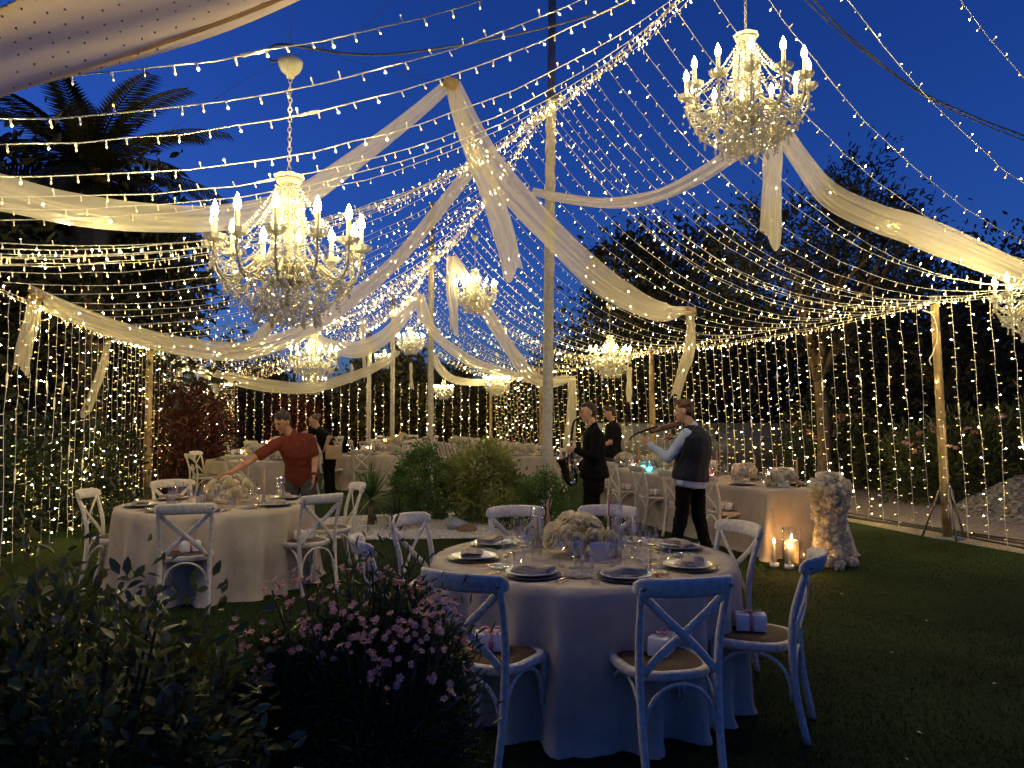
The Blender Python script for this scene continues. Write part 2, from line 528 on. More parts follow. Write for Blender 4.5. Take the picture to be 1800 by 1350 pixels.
def post(base, h, label, legs=False, lean=(0, 0), r=.065):
    t = thing('wooden_post', label, 'post', base, 0, 'posts carrying the light curtain')
    m_ = MB()
    pts = [(lean[0] * z, lean[1] * z, z * h) for z in (0, .25, .5, .75, 1)]
    m_.tube(pts, [r * 1.05, r, r * .97, r * .94, r * .92], 10)
    m_.build('shaft', M['wood'], t)
    m_ = MB(); m_.tube([(lean[0] * .96, lean[1] * .96, h - .10), (lean[0] * 1, lean[1], h + .02)], r * 1.15, 10); m_.build('collar', M['pole'], t)
    if legs:
        for an in (20, 140, 260):
            m_ = MB(); a_ = R(an)
            m_.tube([(.30 * math.cos(a_), .30 * math.sin(a_), .0), (.05 * math.cos(a_) , .05 * math.sin(a_), .72)], .014, 6)
            m_.build('brace', M['pole'], t)
        m_ = MB(); m_.lathe([(.02, 0), (.20, .0), (.20, .018), (.02, .03)], 16); m_.build('base_plate', M['pole'], t)
    return t
post((5.6 + .14, 10.2, 0), 3.2, 'braced golden wooden post standing beside the gravel path', True, (-.10, 0), .056)
post(eaveR(17.8, 0), 3.2, 'wooden post in the right-hand light curtain behind the violinist')
post(eaveR(25.2, 0), 3.2, 'farthest wooden post of the right-hand light curtain')
post(eaveL(14.7, 0), 3.0, 'slim golden post in the left curtain of lights')
post(eaveL(22.7, 0), 3.0, 'slim post in the left curtain beside the red shrub', r=.05)
post(eaveL(6.2, 0), 3.0, 'post at the near end of the left curtain of lights')
post((-11.25, 31.0, 0), 3.0, 'corner post where the left and back light curtains meet')
post((-.85, 31.0, 0), 3.15, 'corner post where the right and back light curtains meet')

# ------------------------------------------------------------------ strings of fairy lights
def bulb_shape(mb, p, ax, k, lit, far):
    """white sleeve with a small glowing tip"""
    L = .034 * (1 + far * .4); r = .0055 * (1 + far * .6)
    ax = ax.normalized()
    a_ = ax.orthogonal().normalized(); b_ = ax.cross(a_)
    q = p + ax * L
    vs = []
    for c_, rr in ((p, r), (q, r * .9)):
        for s_ in range(4):
            an = s_ * PI / 2
            vs.append(c_ + (a_ * math.cos(an) + b_ * math.sin(an)) * rr)
    mb.add(vs, [(0, 1, 5, 4), (1, 2, 6, 5), (2, 3, 7, 6), (3, 0, 4, 7)], 0)
    rt = (.0060 + far * .0024) * ((.80 + .55 * ((k * 7919) % 97) / 97) if lit == 1 else (.95 if lit == 2 else .75))
    mb.octa(q + ax * rt * .9, rt, rt * 1.5, ax, (2, 1, 3)[lit])

BM = {}
def bulb_mesh(lit):
    if lit not in BM:
        mb = MB(); bulb_shape(mb, Vector((0, 0, 0)), Vector((0, 0, 1)), 0, lit, .12)
        BM[lit] = mb.mesh('bulb', [M['sleeve'], M['lit_near'], M['dim'], M['amber']], False)
    return BM[lit]

def light_string(name, pts, step, label, group, rr, near=False, vertical=False, litp=.42, rad=.0045, cat='light string', plug=True):
    """one string: the cable is the thing, the bulbs (and plug) are its parts"""
    pts = [Vector(p) for p in pts]
    seg = [0.0]
    for i in range(1, len(pts)):
        seg.append(seg[-1] + (pts[i] - pts[i - 1]).length)
    tot = seg[-1]
    dmid = min((p - Vector((0, 0, CAMZ))).length for p in pts)
    cb = MB()
    wob = [p + Vector((rr.uniform(-1, 1), rr.uniform(-1, 1), rr.uniform(-1, 1))) * (.009 if 0 < i < len(pts) - 1 else 0) for i, p in enumerate(pts)]
    cb.tube(wob, rad, 4 if near else 3, cap=False)
    o = cb.build(name, M['cable'])
    tag(o, label, cat, group)
    k = 0; s = rr.uniform(0, step)
    mb = MB(); i = 0; any_ = False
    while s < tot - .02:
        while i < len(seg) - 2 and seg[i + 1] < s: i += 1
        u = (s - seg[i]) / max(1e-6, seg[i + 1] - seg[i])
        p = wob[i].lerp(wob[i + 1], u)
        t = (pts[i + 1] - pts[i]).normalized()
        if vertical:
            an = rr.choice((0, PI)) + rr.uniform(-.6, .6) + vertical
            ax = Vector((math.cos(an), math.sin(an), rr.uniform(-.35, .25)))
        else:
            ax = Vector((rr.uniform(-.5, .5), rr.uniform(-.5, .5), -1 if rr.random() < .72 else 1))
            ax = ax - t * ax.dot(t) * .8
        q_ = rr.random()
        dist = (p - Vector((0, 0, CAMZ))).length
        far = min(1.0, max(0.0, (dist - 4) / 20))
        pl = litp * (.52 - .24 * far)
        lit = 1 if q_ < pl else (2 if q_ < pl + .45 else 0)
        if near and dist < 8.5:
            b = link('bulb', bulb_mesh(lit), o)
            b.location = p
            b.rotation_euler = ax.to_track_quat('Z', 'Y').to_euler()
        else:
            bulb_shape(mb, p, ax, k, lit, far); any_ = True
        k += 1
        s += step * rr.uniform(.7, 1.3)
    if any_:
        b = mb.build('bulbs', [M['sleeve'], M['lit'], M['dim'], M['amber']], o, False)
        b['kind'] = 'stuff'
    if plug and rr.random() < .6:
        f = rr.uniform(.25, .7); j = int(f * (len(pts) - 1))
        a_, c_ = wob[j], wob[j + 1]
        t = (c_ - a_).normalized()
        m_ = MB(); m_.tube([a_, a_ + t * .02, a_ + t * .07, a_ + t * .09, a_ + t * .14, a_ + t * .16], [.005, .012, .013, .009, .011, .005], 6)
        m_.build('connector', M['sleeve'], o)
    return o

def hang(a, b, sag, n):
    out = []
    for i in range(n + 1):
        t = i / n
        p = a.lerp(b, t); p.z -= 4 * sag * t * (1 - t)
        out.append(p)
    return out
def interp(x, xs, ys):
    return float(np.interp(x, xs, ys))

rr = random.Random(11)
# left slope of the roof
ly = [5.8, 6.35, 7.0, 7.8, 8.5, 9.2, 10.0, 10.7, 11.5, 12.3] + [13.2 + .42 * i for i in range(41)]
for i, y in enumerate(ly):
    ye = interp(y, [5.0, 5.8, 6.35, 7, 8, 13, 20, 30.5], [2.2, 2.85, 3.15, 3.5, 4.05, 6.7, 17.5, 31.0])
    a, b = ridge(y), eaveL(ye)
    sag = interp(y, [6, 13, 30], [.82, .80, .45])
    near = y < 12.6
    lab = (('near string of fairy lights sloping to the left eave, %s of the near bay' % nth(i)) if i < 10 else
           ('fairy light string on the far left roof slope, %s beyond the tall wrapped pole' % nth(i - 10)))
    light_string('light_string', hang(a, b + Vector((0, rr.uniform(-.12, .12), 0)), sag * rr.uniform(.9, 1.12), 26), .155, lab, 'strings of the left roof slope', rr, near, litp=.44 if near else .42)
# right slope
ry = [5.2, 6.1, 6.9, 7.6, 8.2, 8.75, 9.2, 9.65, 10.1, 10.55, 11.0, 11.4, 11.8, 12.2, 12.6] + [13.1 + .42 * i for i in range(41)]
for i, y in enumerate(ry):
    ye = interp(y, [4, 5.2, 7.9, 13, 20, 30.5], [5.2, 5.9, 7.7, 10.6, 18.0, 31.0])
    a, b = ridge(y), eaveR(ye)
    sag = interp(y, [5, 8, 13, 30], [.75, .95, 1.1, .55])
    near = y < 9.5
    lab = (('near string of fairy lights sloping to the right eave, %s of the near bay' % nth(i)) if i < 15 else
           ('fairy light string on the far right roof slope, %s beyond the tall wrapped pole' % nth(i - 15)))
    light_string('light_string', hang(a, b + Vector((0, rr.uniform(-.12, .12), 0)), sag * rr.uniform(.9, 1.1), 26), .15, lab, 'strings of the right roof slope', rr, near, litp=.48 if near else .42)
# bundles along the ridge and across to the left eave
for k in range(3):
    pts = []
    off = Vector((rr.uniform(-.07, .07), 0, rr.uniform(-.09, .05)))
    for j in range(70):
        y = 4.2 + (30 - 4.2) * j / 69
        pts.append(ridge(y) + off + Vector((0, 0, .03 * math.sin(y * 1.9 + k * 2))))
    light_string('light_string', pts, .13, '%s fairy light string of the bundle running pole to pole along the ridge' % nth(k), 'strings bundled along the ridge', rr, litp=.38, plug=False)
for (pa, pb, sag, n_, lab) in ((POLES[1], eaveL(6.4), .80, 4, 'string in the bundle crossing from the tall pole to the left eave'),
                               (POLES[2], eaveL(17.0), .75, 4, 'string in the bundle crossing from the second pole to the left eave'),
                               (POLES[1], eaveR(10.4), 1.15, 2, 'string in the thin bundle crossing from the tall pole to the braced post'),
                               (POLES[2], eaveR(19.0), .8, 3, 'string in the bundle crossing from the second pole to the right eave')):
    for k in range(n_):
        o1 = Vector((rr.uniform(-.06, .06), rr.uniform(-.06, .06), rr.uniform(-.1, .06)))
        pts = [p + o1 for p in hang(pa, pb, sag + rr.uniform(-.04, .04), 30)]
        light_string('light_string', pts, .14, nth(k) + ' ' + lab, 'bundles crossing the roof', rr, litp=.42, plug=False)
# eave lines: two strings along each eave
def eave_pts(fn, y0, y1, posts, sag=.14):
    pts = []
    n_ = 60
    for j in range(n_ + 1):
        y = y0 + (y1 - y0) * j / n_
        for a_, b_ in zip(posts[:-1], posts[1:]):
            if a_ <= y <= b_ or b_ == posts[-1]:
                t = max(0, min(1, (y - a_) / (b_ - a_)))
                p = fn(y); p.z -= 4 * sag * t * (1 - t)
                break
        pts.append(p)
    return pts
for k in range(2):
    light_string('light_string', [p + Vector((0, 0, .03 * k)) for p in eave_pts(eaveL, 5.0, 31, [5, 14.7, 22.7, 31])], .13, ('upper' if k else 'lower') + ' fairy light string running along the left eave cable', 'strings along the eaves', rr, litp=.5, plug=False)
    light_string('light_string', [p + Vector((0, 0, .03 * k)) for p in eave_pts(eaveR, 5.5, 31, [5.5, 10.2, 17.8, 25.2, 31], .12)], .13, ('upper' if k else 'lower') + ' fairy light string running along the right eave cable', 'strings along the eaves', rr, litp=.5, plug=False)

def curtain(top, bottom, label, vert, rr, wig=.015, step=.125, litp=.5):
    pts = []
    n_ = 14
    ph = rr.uniform(0, 6)
    for j in range(n_ + 1):
        t = j / n_
        p = top.lerp(bottom, t)
        p.x += wig * math.sin(t * 9 + ph) * t
        p.y += wig * math.sin(t * 7 + ph * 2) * t
        pts.append(p)
    return light_string('curtain_string', pts, step, label[0], label[1], rr, vertical=vert, litp=litp, rad=.004)
# left curtain
yl = [5.4 + .30 * i for i in range(34)] + [15.75 + .40 * i for i in range(39)]
for i, y in enumerate(yl):
    e = eave_pts(eaveL, y, y + .001, [5, 14.7, 22.7, 31])[0]
    bot = Vector((e.x - .03, e.y + rr.uniform(-.03, .05), rr.uniform(.03, .14)))
    lab = ('hanging light string in the left curtain, %s from the picture edge' % nth(i)) if i < 34 else ('hanging light string in the left curtain, %s beyond its slim golden post' % nth(i - 34))
    curtain(e, bot, (lab, 'hanging strings of the left curtain'), R(75), rr, litp=.5)
# right curtain
yr = [8.55 + .27 * i for i in range(34)] + [17.8 + .40 * i for i in range(33)]
for i, y in enumerate(yr):
    e = eave_pts(eaveR, y, y + .001, [5.5, 10.2, 17.8, 25.2, 31], .12)[0]
    bot = Vector((e.x + .15, e.y + rr.uniform(-.03, .05), rr.uniform(.02, .16)))
    lab = ('hanging light string in the right curtain, %s from the picture edge' % nth(i)) if i < 34 else ('hanging light string in the right curtain, %s beyond the post behind the violinist' % nth(i - 34))
    curtain(e, bot, (lab, 'hanging strings of the right curtain'), R(15), rr, litp=.42)
# back curtain
for i in range(30):
    t = (i + .5) / 30
    x = -11.25 + t * 10.4
    e = Vector((x, 31.0, 3.02 - .10 * math.sin(t * PI * 3) ** 2))
    curtain(e, Vector((x, 31.0, .1)), ('hanging light string in the back curtain, %s from its left corner' % nth(i), 'hanging strings of the back curtain'), 0.0, rr, litp=.65)

# ------------------------------------------------------------------ black power cables and thin wires
def cable(pts, r, label, mtl='black_cable', name='power_cable', cat='cable', n=40):
    m_ = MB(); m_.tube(spline(pts, n), r, 6)
    tag(m_.build(name, M[mtl]), label, cat)
cable([P(505, 100, 5.0), P(480, 108, 5.02), P(470, 92, 5.0), P(490, 78, 5.0), P(540, 84, 5.1), P(620, 95, 5.3), P(720, 92, 5.6), P(900, 62, 6.3), P(1060, 20, 6.9), P(1180, -30, 7.4)], .008, 'black power cable looping from the left chandelier cup up to the ridge', n=70)
cable([P(1395, -40, 6.6), P(1430, 0, 6.6), P(1500, 70, 6.9), P(1600, 150, 7.3), P(1700, 200, 7.8), P(1830, 250, 8.5)], .009, 'thick black cable sagging across the sky at upper right')
cable([P(1380, -40, 6.9), P(1440, 25, 6.8), P(1520, 92, 6.95), P(1620, 165, 7.3), P(1720, 215, 7.8), P(1830, 258, 8.5)], .006, 'thin black cable hanging beside the thick one at upper right')
for k, (dx, z) in enumerate(((.35, .02), (.52, .02), (.75, .02))):
    cable([(8.76 - .31 * y + dx + .10 * math.sin(y * 1.3 + k), y, z) for y in (7.0, 8, 9, 10, 11, 12, 13.5, 15)], .014, 'black cable lying along the gravel path, %s from the lawn' % nth(k))
cable([P(1622, 545, 10.2), P(1640, 555, 10.15), P(1648, 590, 10.1), P(1640, 620, 10.1), P(1634, 632, 10.1), P(1637, 642, 10.1)], .008, 'loose white cable end hooked on the braced wooden post', 'cable')
cable([P(180, 320, 7), P(430, 140, 6.6), P(620, 60, 6.4), P(700, -20, 6.3)], .002, 'hair-thin support wire crossing the sky behind the left chandelier', 'black_cable', 'support_wire', 'wire')
cable([P(600, 102, 9), P(700, 128, 9.3), P(790, 150, 9.6)], .003, 'thin support wire leading to the upper drape knot', 'black_cable', 'support_wire', 'wire')

# ================================================================== DRAPES
def drape(name, path, w0, label, cat='drape', folds=3, w1=None, wm=None, n=64, nv=26, seed=0, mtl='voile', amp=.045, tilt=0.0, thick=True):
    """gathered strip of sheer cloth along a path: its cross-section is a row of soft folds"""
    rd = random.Random(seed)
    pts = spline(path, n)
    w1 = w0 if w1 is None else w1
    wm = (w0 + w1) / 2 if wm is None else wm
    ph = [rd.uniform(0, 6.28) for _ in range(8)]
    rows = []
    prev = None
    for i, p in enumerate(pts):
        t = i / (n - 1)
        tg = (pts[min(i + 1, n - 1)] - pts[max(0, i - 1)]).normalized()
        view = Vector((p.x * .25, 1, 0)).normalized()          # the strip is broad side to the length of the tent
        wd = tg.cross(view)
        if wd.length < .15:
            wd = prev if prev is not None else Vector((1, 0, 0))
        wd.normalize()
        if prev is not None and wd.dot(prev) < 0: wd = -wd
        prev = wd
        nr = wd.cross(tg).normalized()
        wd2 = wd * math.cos(tilt) + nr * math.sin(tilt)
        nr2 = wd2.cross(tg).normalized()
        w = (w0 * (1 - t) ** 2 + 2 * wm * t * (1 - t) + w1 * t * t) if True else w0
        w *= .90
        w *= 1 + .05 * math.sin(t * 11 + ph[0]) + .03 * math.sin(t * 23 + ph[1])
        row = []
        for j in range(nv):
            v = j / (nv - 1)
            o = 0
            for k in range(1, 4):
                o += math.sin(2 * PI * v * folds * k * .63 + ph[k] + t * (3.4 * k) * math.sin(ph[k + 3]) + 1.1 * math.sin(t * 9 + ph[k + 2] + v * 2)) / k * (.6 + .4 * math.sin(t * 7 * k + ph[k]))
            edge = (v - .5) * 2
            cup = -.35 * (edge ** 2)
            a_ = amp * (.55 + .45 * w / max(w0, w1, wm))
            row.append(p + wd2 * (edge * w / 2 * (.94 + .06 * math.sin(v * 15 + ph[2] + t * 3))) + nr2 * (o * a_ * .7 + cup * w * .45))
        end = max(0.0, (t - .90) / .10)
        if end > 0:
            row = [q + tg * (end * w1 * (.35 * math.sin(j / (nv - 1) * 5 + ph[5]) + .30 * (j / (nv - 1) - .5) * math.copysign(1, math.sin(ph[6])))) for j, q in enumerate(row)]
        rows.append(row)
    m_ = MB()
    vs = [q for r_ in rows for q in r_]
    fs = [(i * nv + j, i * nv + j + 1, (i + 1) * nv + j + 1, (i + 1) * nv + j) for i in range(n - 1) for j in range(nv - 1)]
    m_.add(vs, fs)
    return tag(m_.build(name, M[mtl]), label, cat)

K1 = P(792, 148, 8.6)
def knot(parent, p, r, seed):
    mb_ = MB(); rd = random.Random(seed)
    for k in range(3):
        a0 = rd.uniform(0, 6.28); ax = Vector((rd.uniform(-.5, .5), rd.uniform(-.5, .5), 1)).normalized(); u_ = ax.orthogonal().normalized(); w_ = ax.cross(u_)
        pts = [p + (u_ * math.cos(q * PI / 6) + w_ * math.sin(q * PI / 6)) * r * (.8 + .2 * math.sin(q * 2 + k)) + ax * (k - 1) * r * .5 for q in range(14)]
        mb_.tube(pts, r * .42, 7)
    mb_.build('knot', M['voile_thick'], parent)
# left swag and long right swag meeting at the top knot, with the hanging tail
drape('drape', [P(-330, 300, 4.9), P(-120, 318, 5.2), P(0, 345, 5.5), P(120, 372, 5.9), P(260, 386, 6.4), P(400, 384, 6.9), P(520, 352, 7.4), P(640, 270, 8.0), P(730, 200, 8.4), P(788, 150, 8.6)], .36, 'wide ivory voile swag running from the left edge up to the top knot', w1=.16, wm=.30, seed=1, n=80)
knot(bpy.context.scene.objects['drape'], K1 + Vector((0, -.02, 0)), .075, 1)
drape('drape', [P(795, 148, 8.6), P(820, 215, 8.9), P(862, 290, 9.5), P(920, 360, 10.2), P(985, 425, 11.0), P(1050, 485, 11.8), P(1110, 525, 12.6), P(1165, 548, 13.3), P(1213, 548, 14.0)], .22, 'broad ivory voile swag descending right from the top knot past the tall pole', w1=.30, wm=.72, seed=2, n=80, folds=4)
drape('drape', [P(794, 146, 8.58), P(808, 200, 8.56), P(828, 262, 8.54), P(858, 330, 8.5), P(878, 390, 8.5), P(892, 440, 8.5), P(902, 484, 8.5)], .16, 'hanging ivory voile tail below the top knot', w1=.27, wm=.34, seed=3, folds=3)
k3 = drape('drape', [P(1213, 545, 14.0), P(1216, 580, 14.0), P(1212, 620, 14.0), P(1200, 655, 14.0), P(1186, 700, 14.0)], .20, 'ivory tail gathered and hanging at the right end of the long swag', w1=.24, wm=.30, seed=4)
knot(k3, P(1213, 547, 13.97), .09, 3)
# swag from the tall pole to the right chandelier and on to the right edge
drape('drape', [P(935, 338, 12.6), P(1000, 352, 11.8), P(1075, 358, 10.8), P(1150, 346, 9.9), P(1225, 312, 9.1), P(1300, 265, 8.5), P(1372, 228, 8.1)], .17, 'narrow ivory swag curving from the tall pole up behind the right chandelier', w1=.24, wm=.22, seed=5)
drape('drape', [P(1358, 225, 8.1), P(1360, 280, 8.1), P(1357, 350, 8.1), P(1355, 425, 8.1)], .24, 'straight ivory voile tail hanging behind the right chandelier', w1=.25, wm=.26, seed=6, n=40, folds=3, amp=.03)
k2 = drape('drape', [P(1374, 230, 8.1), P(1410, 285, 8.1), P(1460, 345, 8.1), P(1540, 385, 8.3), P(1630, 415, 8.7), P(1740, 458, 9.2), P(1860, 510, 9.7), P(1960, 545, 10.0)], .20, 'ivory swag falling from the right chandelier to the right edge', w1=.42, wm=.42, seed=7, n=70, folds=4)
knot(k2, P(1367, 228, 8.08), .08, 2)
# lower long swag from pole to left eave and its tail
drape('drape', [P(838, 285, 12.8), P(775, 365, 12.3), P(700, 455, 11.6), P(620, 525, 11.0), P(530, 585, 10.5), P(430, 617, 10.0), P(330, 612, 9.6), P(220, 585, 9.2), P(130, 552, 8.9), P(62, 522, 8.6)], .22, 'long low ivory swag from the tall pole across to the left eave', w1=.26, wm=.30, seed=8, n=80)
k4 = drape('drape', [P(62, 520, 8.6), P(56, 560, 8.6), P(44, 605, 8.6), P(34, 652, 8.6)], .17, 'short ivory tail hanging from the left eave at the end of the low swag', w1=.20, wm=.22, seed=9, n=30)
knot(k4, P(62, 520, 8.58), .07, 4)
drape('drape', [P(190, 598, 11.7), P(180, 640, 11.7), P(165, 685, 11.7), P(147, 728, 11.7)], .12, 'narrow ivory strip hanging slantwise in the left light curtain', w1=.19, wm=.16, seed=10, n=30, folds=2, amp=.02)
drape('drape', [P(425, 618, 10.1), P(445, 600, 10.6), P(470, 575, 11.4), P(505, 540, 12.5)], .12, 'short ivory swag rising behind the left chandelier drops', w1=.14, wm=.22, seed=11, n=30)
# further bays
drape('drape', [P(545, 592, 19.0), P(585, 612, 19.2), P(630, 615, 19.4), P(675, 592, 19.7), P(710, 555, 19.9), P(736, 517, 20.1)], .35, 'ivory swag sagging to the left of the second wrapped pole', w1=.22, wm=.65, seed=12, folds=4)
drape('drape', [P(734, 516, 20.1), P(737, 545, 20.1), P(738, 572, 20.1)], .18, 'tiny ivory tail beside the second wrapped pole', w1=.24, seed=13, n=24, folds=2)
drape('drape', [P(738, 518, 20.1), P(755, 575, 20.4), P(790, 612, 20.8), P(835, 640, 21.3), P(885, 655, 21.8), P(935, 668, 22.4)], .26, 'ivory swag stretching right from the second wrapped pole', w1=.24, wm=.42, seed=14)
drape('drape', [P(795, 452, 16.5), P(828, 510, 17.0), P(862, 562, 17.5), P(897, 615, 18.0), P(930, 658, 18.4), P(968, 672, 18.7), P(1006, 662, 19.0)], .22, 'ivory swag crossing behind the tall pole down to the right eave', w1=.22, wm=.50, seed=15)
drape('drape', [P(794, 450, 16.5), P(792, 500, 16.5), P(796, 545, 16.5), P(797, 584, 16.5)], .26, 'ivory tail hanging beside the middle chandelier', w1=.20, wm=.32, seed=16, n=36)
drape('drape', [P(1006, 664, 19.4), P(1007, 700, 19.4), P(1005, 742, 19.4), P(1002, 790, 19.4)], .24, 'long ivory cloth hanging at the far right curtain behind the saxophonist', w1=.40, wm=.26, seed=17, n=30)
drape('drape', [P(1107, 645, 18.2), P(1107, 680, 18.2), P(1106, 712, 18.2)], .17, 'short ivory tail hanging right of the far right chandelier', w1=.19, seed=18, n=20, folds=2)
drape('drape', [P(312, 638, 18.0), P(350, 652, 18.4), P(410, 668, 19.0), P(480, 680, 19.6), P(545, 682, 20.2), P(610, 665, 20.8), P(660, 645, 21.4), P(700, 618, 22)], .26, 'low ivory swag draped along the far left eave', w1=.20, wm=.50, seed=19, n=70)
drape('drape', [P(314, 636, 18.0), P(314, 655, 18.0), P(311, 676, 18.0)], .20, 'stubby ivory tail at the near end of the far left swag', w1=.26, seed=20, n=20, folds=2)
drape('drape', [P(379, 666, 19.0), P(380, 680, 19.0), P(379, 697, 19.0)], .12, 'small ivory tail below the far left swag', w1=.17, seed=21, n=20, folds=2)
drape('drape', [P(637, 560, 25.0), P(637, 600, 25.0), P(640, 640, 25.0), P(641, 668, 25.0)], .35, 'ivory strip hanging left of the third wrapped pole', w1=.16, wm=.16, seed=22, n=24, folds=2)
drape('drape', [P(722, 638, 26.0), P(722, 660, 26.0), P(724, 684, 26.0)], .13, 'ivory strip hanging below the far middle chandelier', w1=.15, seed=23, n=20, folds=2)
drape('drape', [P(618, 640, 26), P(617, 655, 26), P(616, 670, 26)], .14, 'tiny ivory tail left of the farthest poles', w1=.16, seed=25, n=20, folds=2)
drape('drape', [P(762, 625, 27), P(775, 650, 27.3), P(800, 668, 27.8), P(850, 672, 28.5), P(890, 662, 29)], .30, 'farthest ivory swag behind the right far chandeliers', w1=.20, wm=.45, seed=26, n=40)

# dotted tulle overhead at the upper left corner, gathered with a rolled lower hem
NU, NV_ = 60, 26
e0 = [P(-260, 290, 2.2), P(0, 168, 2.35), P(250, 92, 2.5), P(480, 8, 2.7), P(760, -120, 3.0)]
e1 = [P(-260, 120, 2.0), P(0, -5, 2.1), P(170, -110, 2.2), P(400, -230, 2.4), P(640, -330, 2.7)]
c0, c1 = spline(e0, NU), spline(e1, NU)
rows = []
for i in range(NU):
    row = []
    for j in range(NV_):
        v = j / (NV_ - 1)
        p = c0[i].lerp(c1[i], v)
        row.append(p + Vector((0, .05 * math.sin(v * 7 + .6) - .10 * math.sin(v * PI), -.05 * math.sin(v * PI) + .012 * math.sin(v * 19 + i * .12))))
    rows.append(row)
m_ = MB()
m_.add([q for r_ in rows for q in r_], [(i * NV_ + j, i * NV_ + j + 1, (i + 1) * NV_ + j + 1, (i + 1) * NV_ + j) for i in range(NU - 1) for j in range(NV_ - 1)])
tul = tag(m_.build('drape', M['voile_thick']), 'dotted taupe tulle drape overhead in the upper left corner', 'drape')
m_ = MB()
hem = []
for i in range(NU):
    p = c0[i]; hem.append(p + (c1[i] - c0[i]).normalized() * .005 + Vector((0, -.006, 0)))
m_.tube(hem, .008, 6)
m_.build('hem', M['voile_thick'], tul)
m_ = MB(); rd = random.Random(4)
for i in range(2, NU - 2, 1):
    for j in range(2, NV_ - 2, 2):
        if (i + j // 2) % 2: continue
        p = rows[i][j] + (rows[i + 1][j] - rows[i][j]) * rd.uniform(-.3, .3) + (rows[i][j + 1] - rows[i][j]) * rd.uniform(-.3, .3)
        nrm_ = (rows[i + 1][j] - rows[i][j]).cross(rows[i][j + 1] - rows[i][j]).normalized()
        if nrm_.dot(Vector((0, 0, CAMZ)) - p) < 0: nrm_ = -nrm_
        u_ = nrm_.orthogonal().normalized(); w_ = nrm_.cross(u_)
        r_ = .0035
        ring = [p + nrm_ * .003 + (u_ * math.cos(k * PI / 3) + w_ * math.sin(k * PI / 3)) * r_ for k in range(6)]
        ring2 = [p + nrm_ * .0005 + (u_ * math.cos(k * PI / 3) + w_ * math.sin(k * PI / 3)) * r_ * 1.1 for k in range(6)]
        m_.rings([ring2, ring])
dots = m_.build('flock_dots', M['dot'], tul); dots['kind'] = 'stuff'

# ================================================================== CHANDELIERS
def bead_line(mb, a, b, sag, n, r, ax=None):
    for i in range(n):
        t = i / max(1, n - 1)
        p = Vector(a).lerp(Vector(b), t); p.z -= 4 * sag * t * (1 - t)
        mb.octa(p, r * 1.12, r * 1.12, (math.sin(i * 2.1), math.cos(i * 1.3), .6))

def cyl(r, an, z):
    return Vector((r * math.cos(an), r * math.sin(an), z))

def drop_mesh():
    mb = MB()
    mb.lathe([(.002, 0), (.006, -.008), (.004, -.014), (.011, -.035), (.017, -.055), (.012, -.072), (.001, -.085)], 6)
    return mb.mesh('crystal_drop', [M['crystal']], False)
DROP = drop_mesh()
def arm_mesh():
    mb = MB()
    pts = spline([(.05, 0, -.60), (.10, 0, -.535), (.17, 0, -.515), (.25, 0, -.57), (.33, 0, -.635), (.41, 0, -.635), (.455, 0, -.56), (.462, 0, -.44)], 22)
    mb.tube(pts, [.0105 - .003 * i / 21 for i in range(22)], 7)
    pts = spline([(.12, 0, -.60), (.15, 0, -.635), (.20, 0, -.63), (.24, 0, -.60), (.22, 0, -.575), (.195, 0, -.585)], 14)
    mb.tube(pts, .007, 6)
    pts = spline([(.27, 0, -.60), (.32, 0, -.665), (.385, 0, -.672), (.43, 0, -.625), (.41, 0, -.60)], 12)
    mb.tube(pts, .006, 6)
    for k in range(16):
        q = spline([(.10, 0, -.555), (.25, 0, -.59), (.33, 0, -.655), (.41, 0, -.655)], 16)[k]
        mb.octa(q, .008, .008)
    return mb.mesh('arm', [M['chand']])
ARM = arm_mesh()
mb = MB(); mb.lathe([(.012, -.445), (.03, -.44), (.055, -.43), (.070, -.405), (.072, -.40), (.055, -.42), (.02, -.43)], 20, wob=lambda k: 1 + .10 * (1 if k % 2 else -1) * .5)
DISH = mb.mesh('drip_dish', [M['crystal_dish']], False)
mb = MB(); mb.lathe([(.001, -.44), (.019, -.44), (.019, -.425), (.0155, -.42), (.0155, -.285), (.012, -.282), (.001, -.281)], 12)
SLEEVE = mb.mesh('candle_sleeve', [M['chand']])
mb = MB(); mb.lathe([(.001, -.286), (.012, -.284), (.0205, -.266), (.022, -.250), (.017, -.226), (.008, -.203), (.0008, -.185)], 10)
CBULB = mb.mesh('candle_bulb', [M['candle_bulb']])

def chandelier_core(root, joined=False):
    mb = MB()
    mb.lathe([(.004, .035), (.012, .03), (.010, .01), (.03, .0), (.075, .015), (.085, .03), (.078, .0), (.05, -.02), (.012, -.03), (.012, -.07), (.026, -.09), (.030, -.13),
              (.016, -.17), (.014, -.24), (.024, -.28), (.030, -.34), (.020, -.40), (.022, -.47), (.05, -.52), (.055, -.56), (.05, -.60), (.115, -.625), (.125, -.635), (.118, -.65), (.08, -.665), (.03, -.685), (.012, -.70), (.012, -.76), (.03, -.775), (.012, -.80), (.001, -.80)], 20)
    mb.build('column', M['chand'], root)
    mb = MB()
    mb.lathe([(.03, .005), (.09, .028), (.098, .045), (.09, .05), (.06, .02)], 16, wob=lambda k: 1 + .05 * (1 if k % 2 else -1))
    mb.build('crown_dish', M['crystal_dish'], root, False)

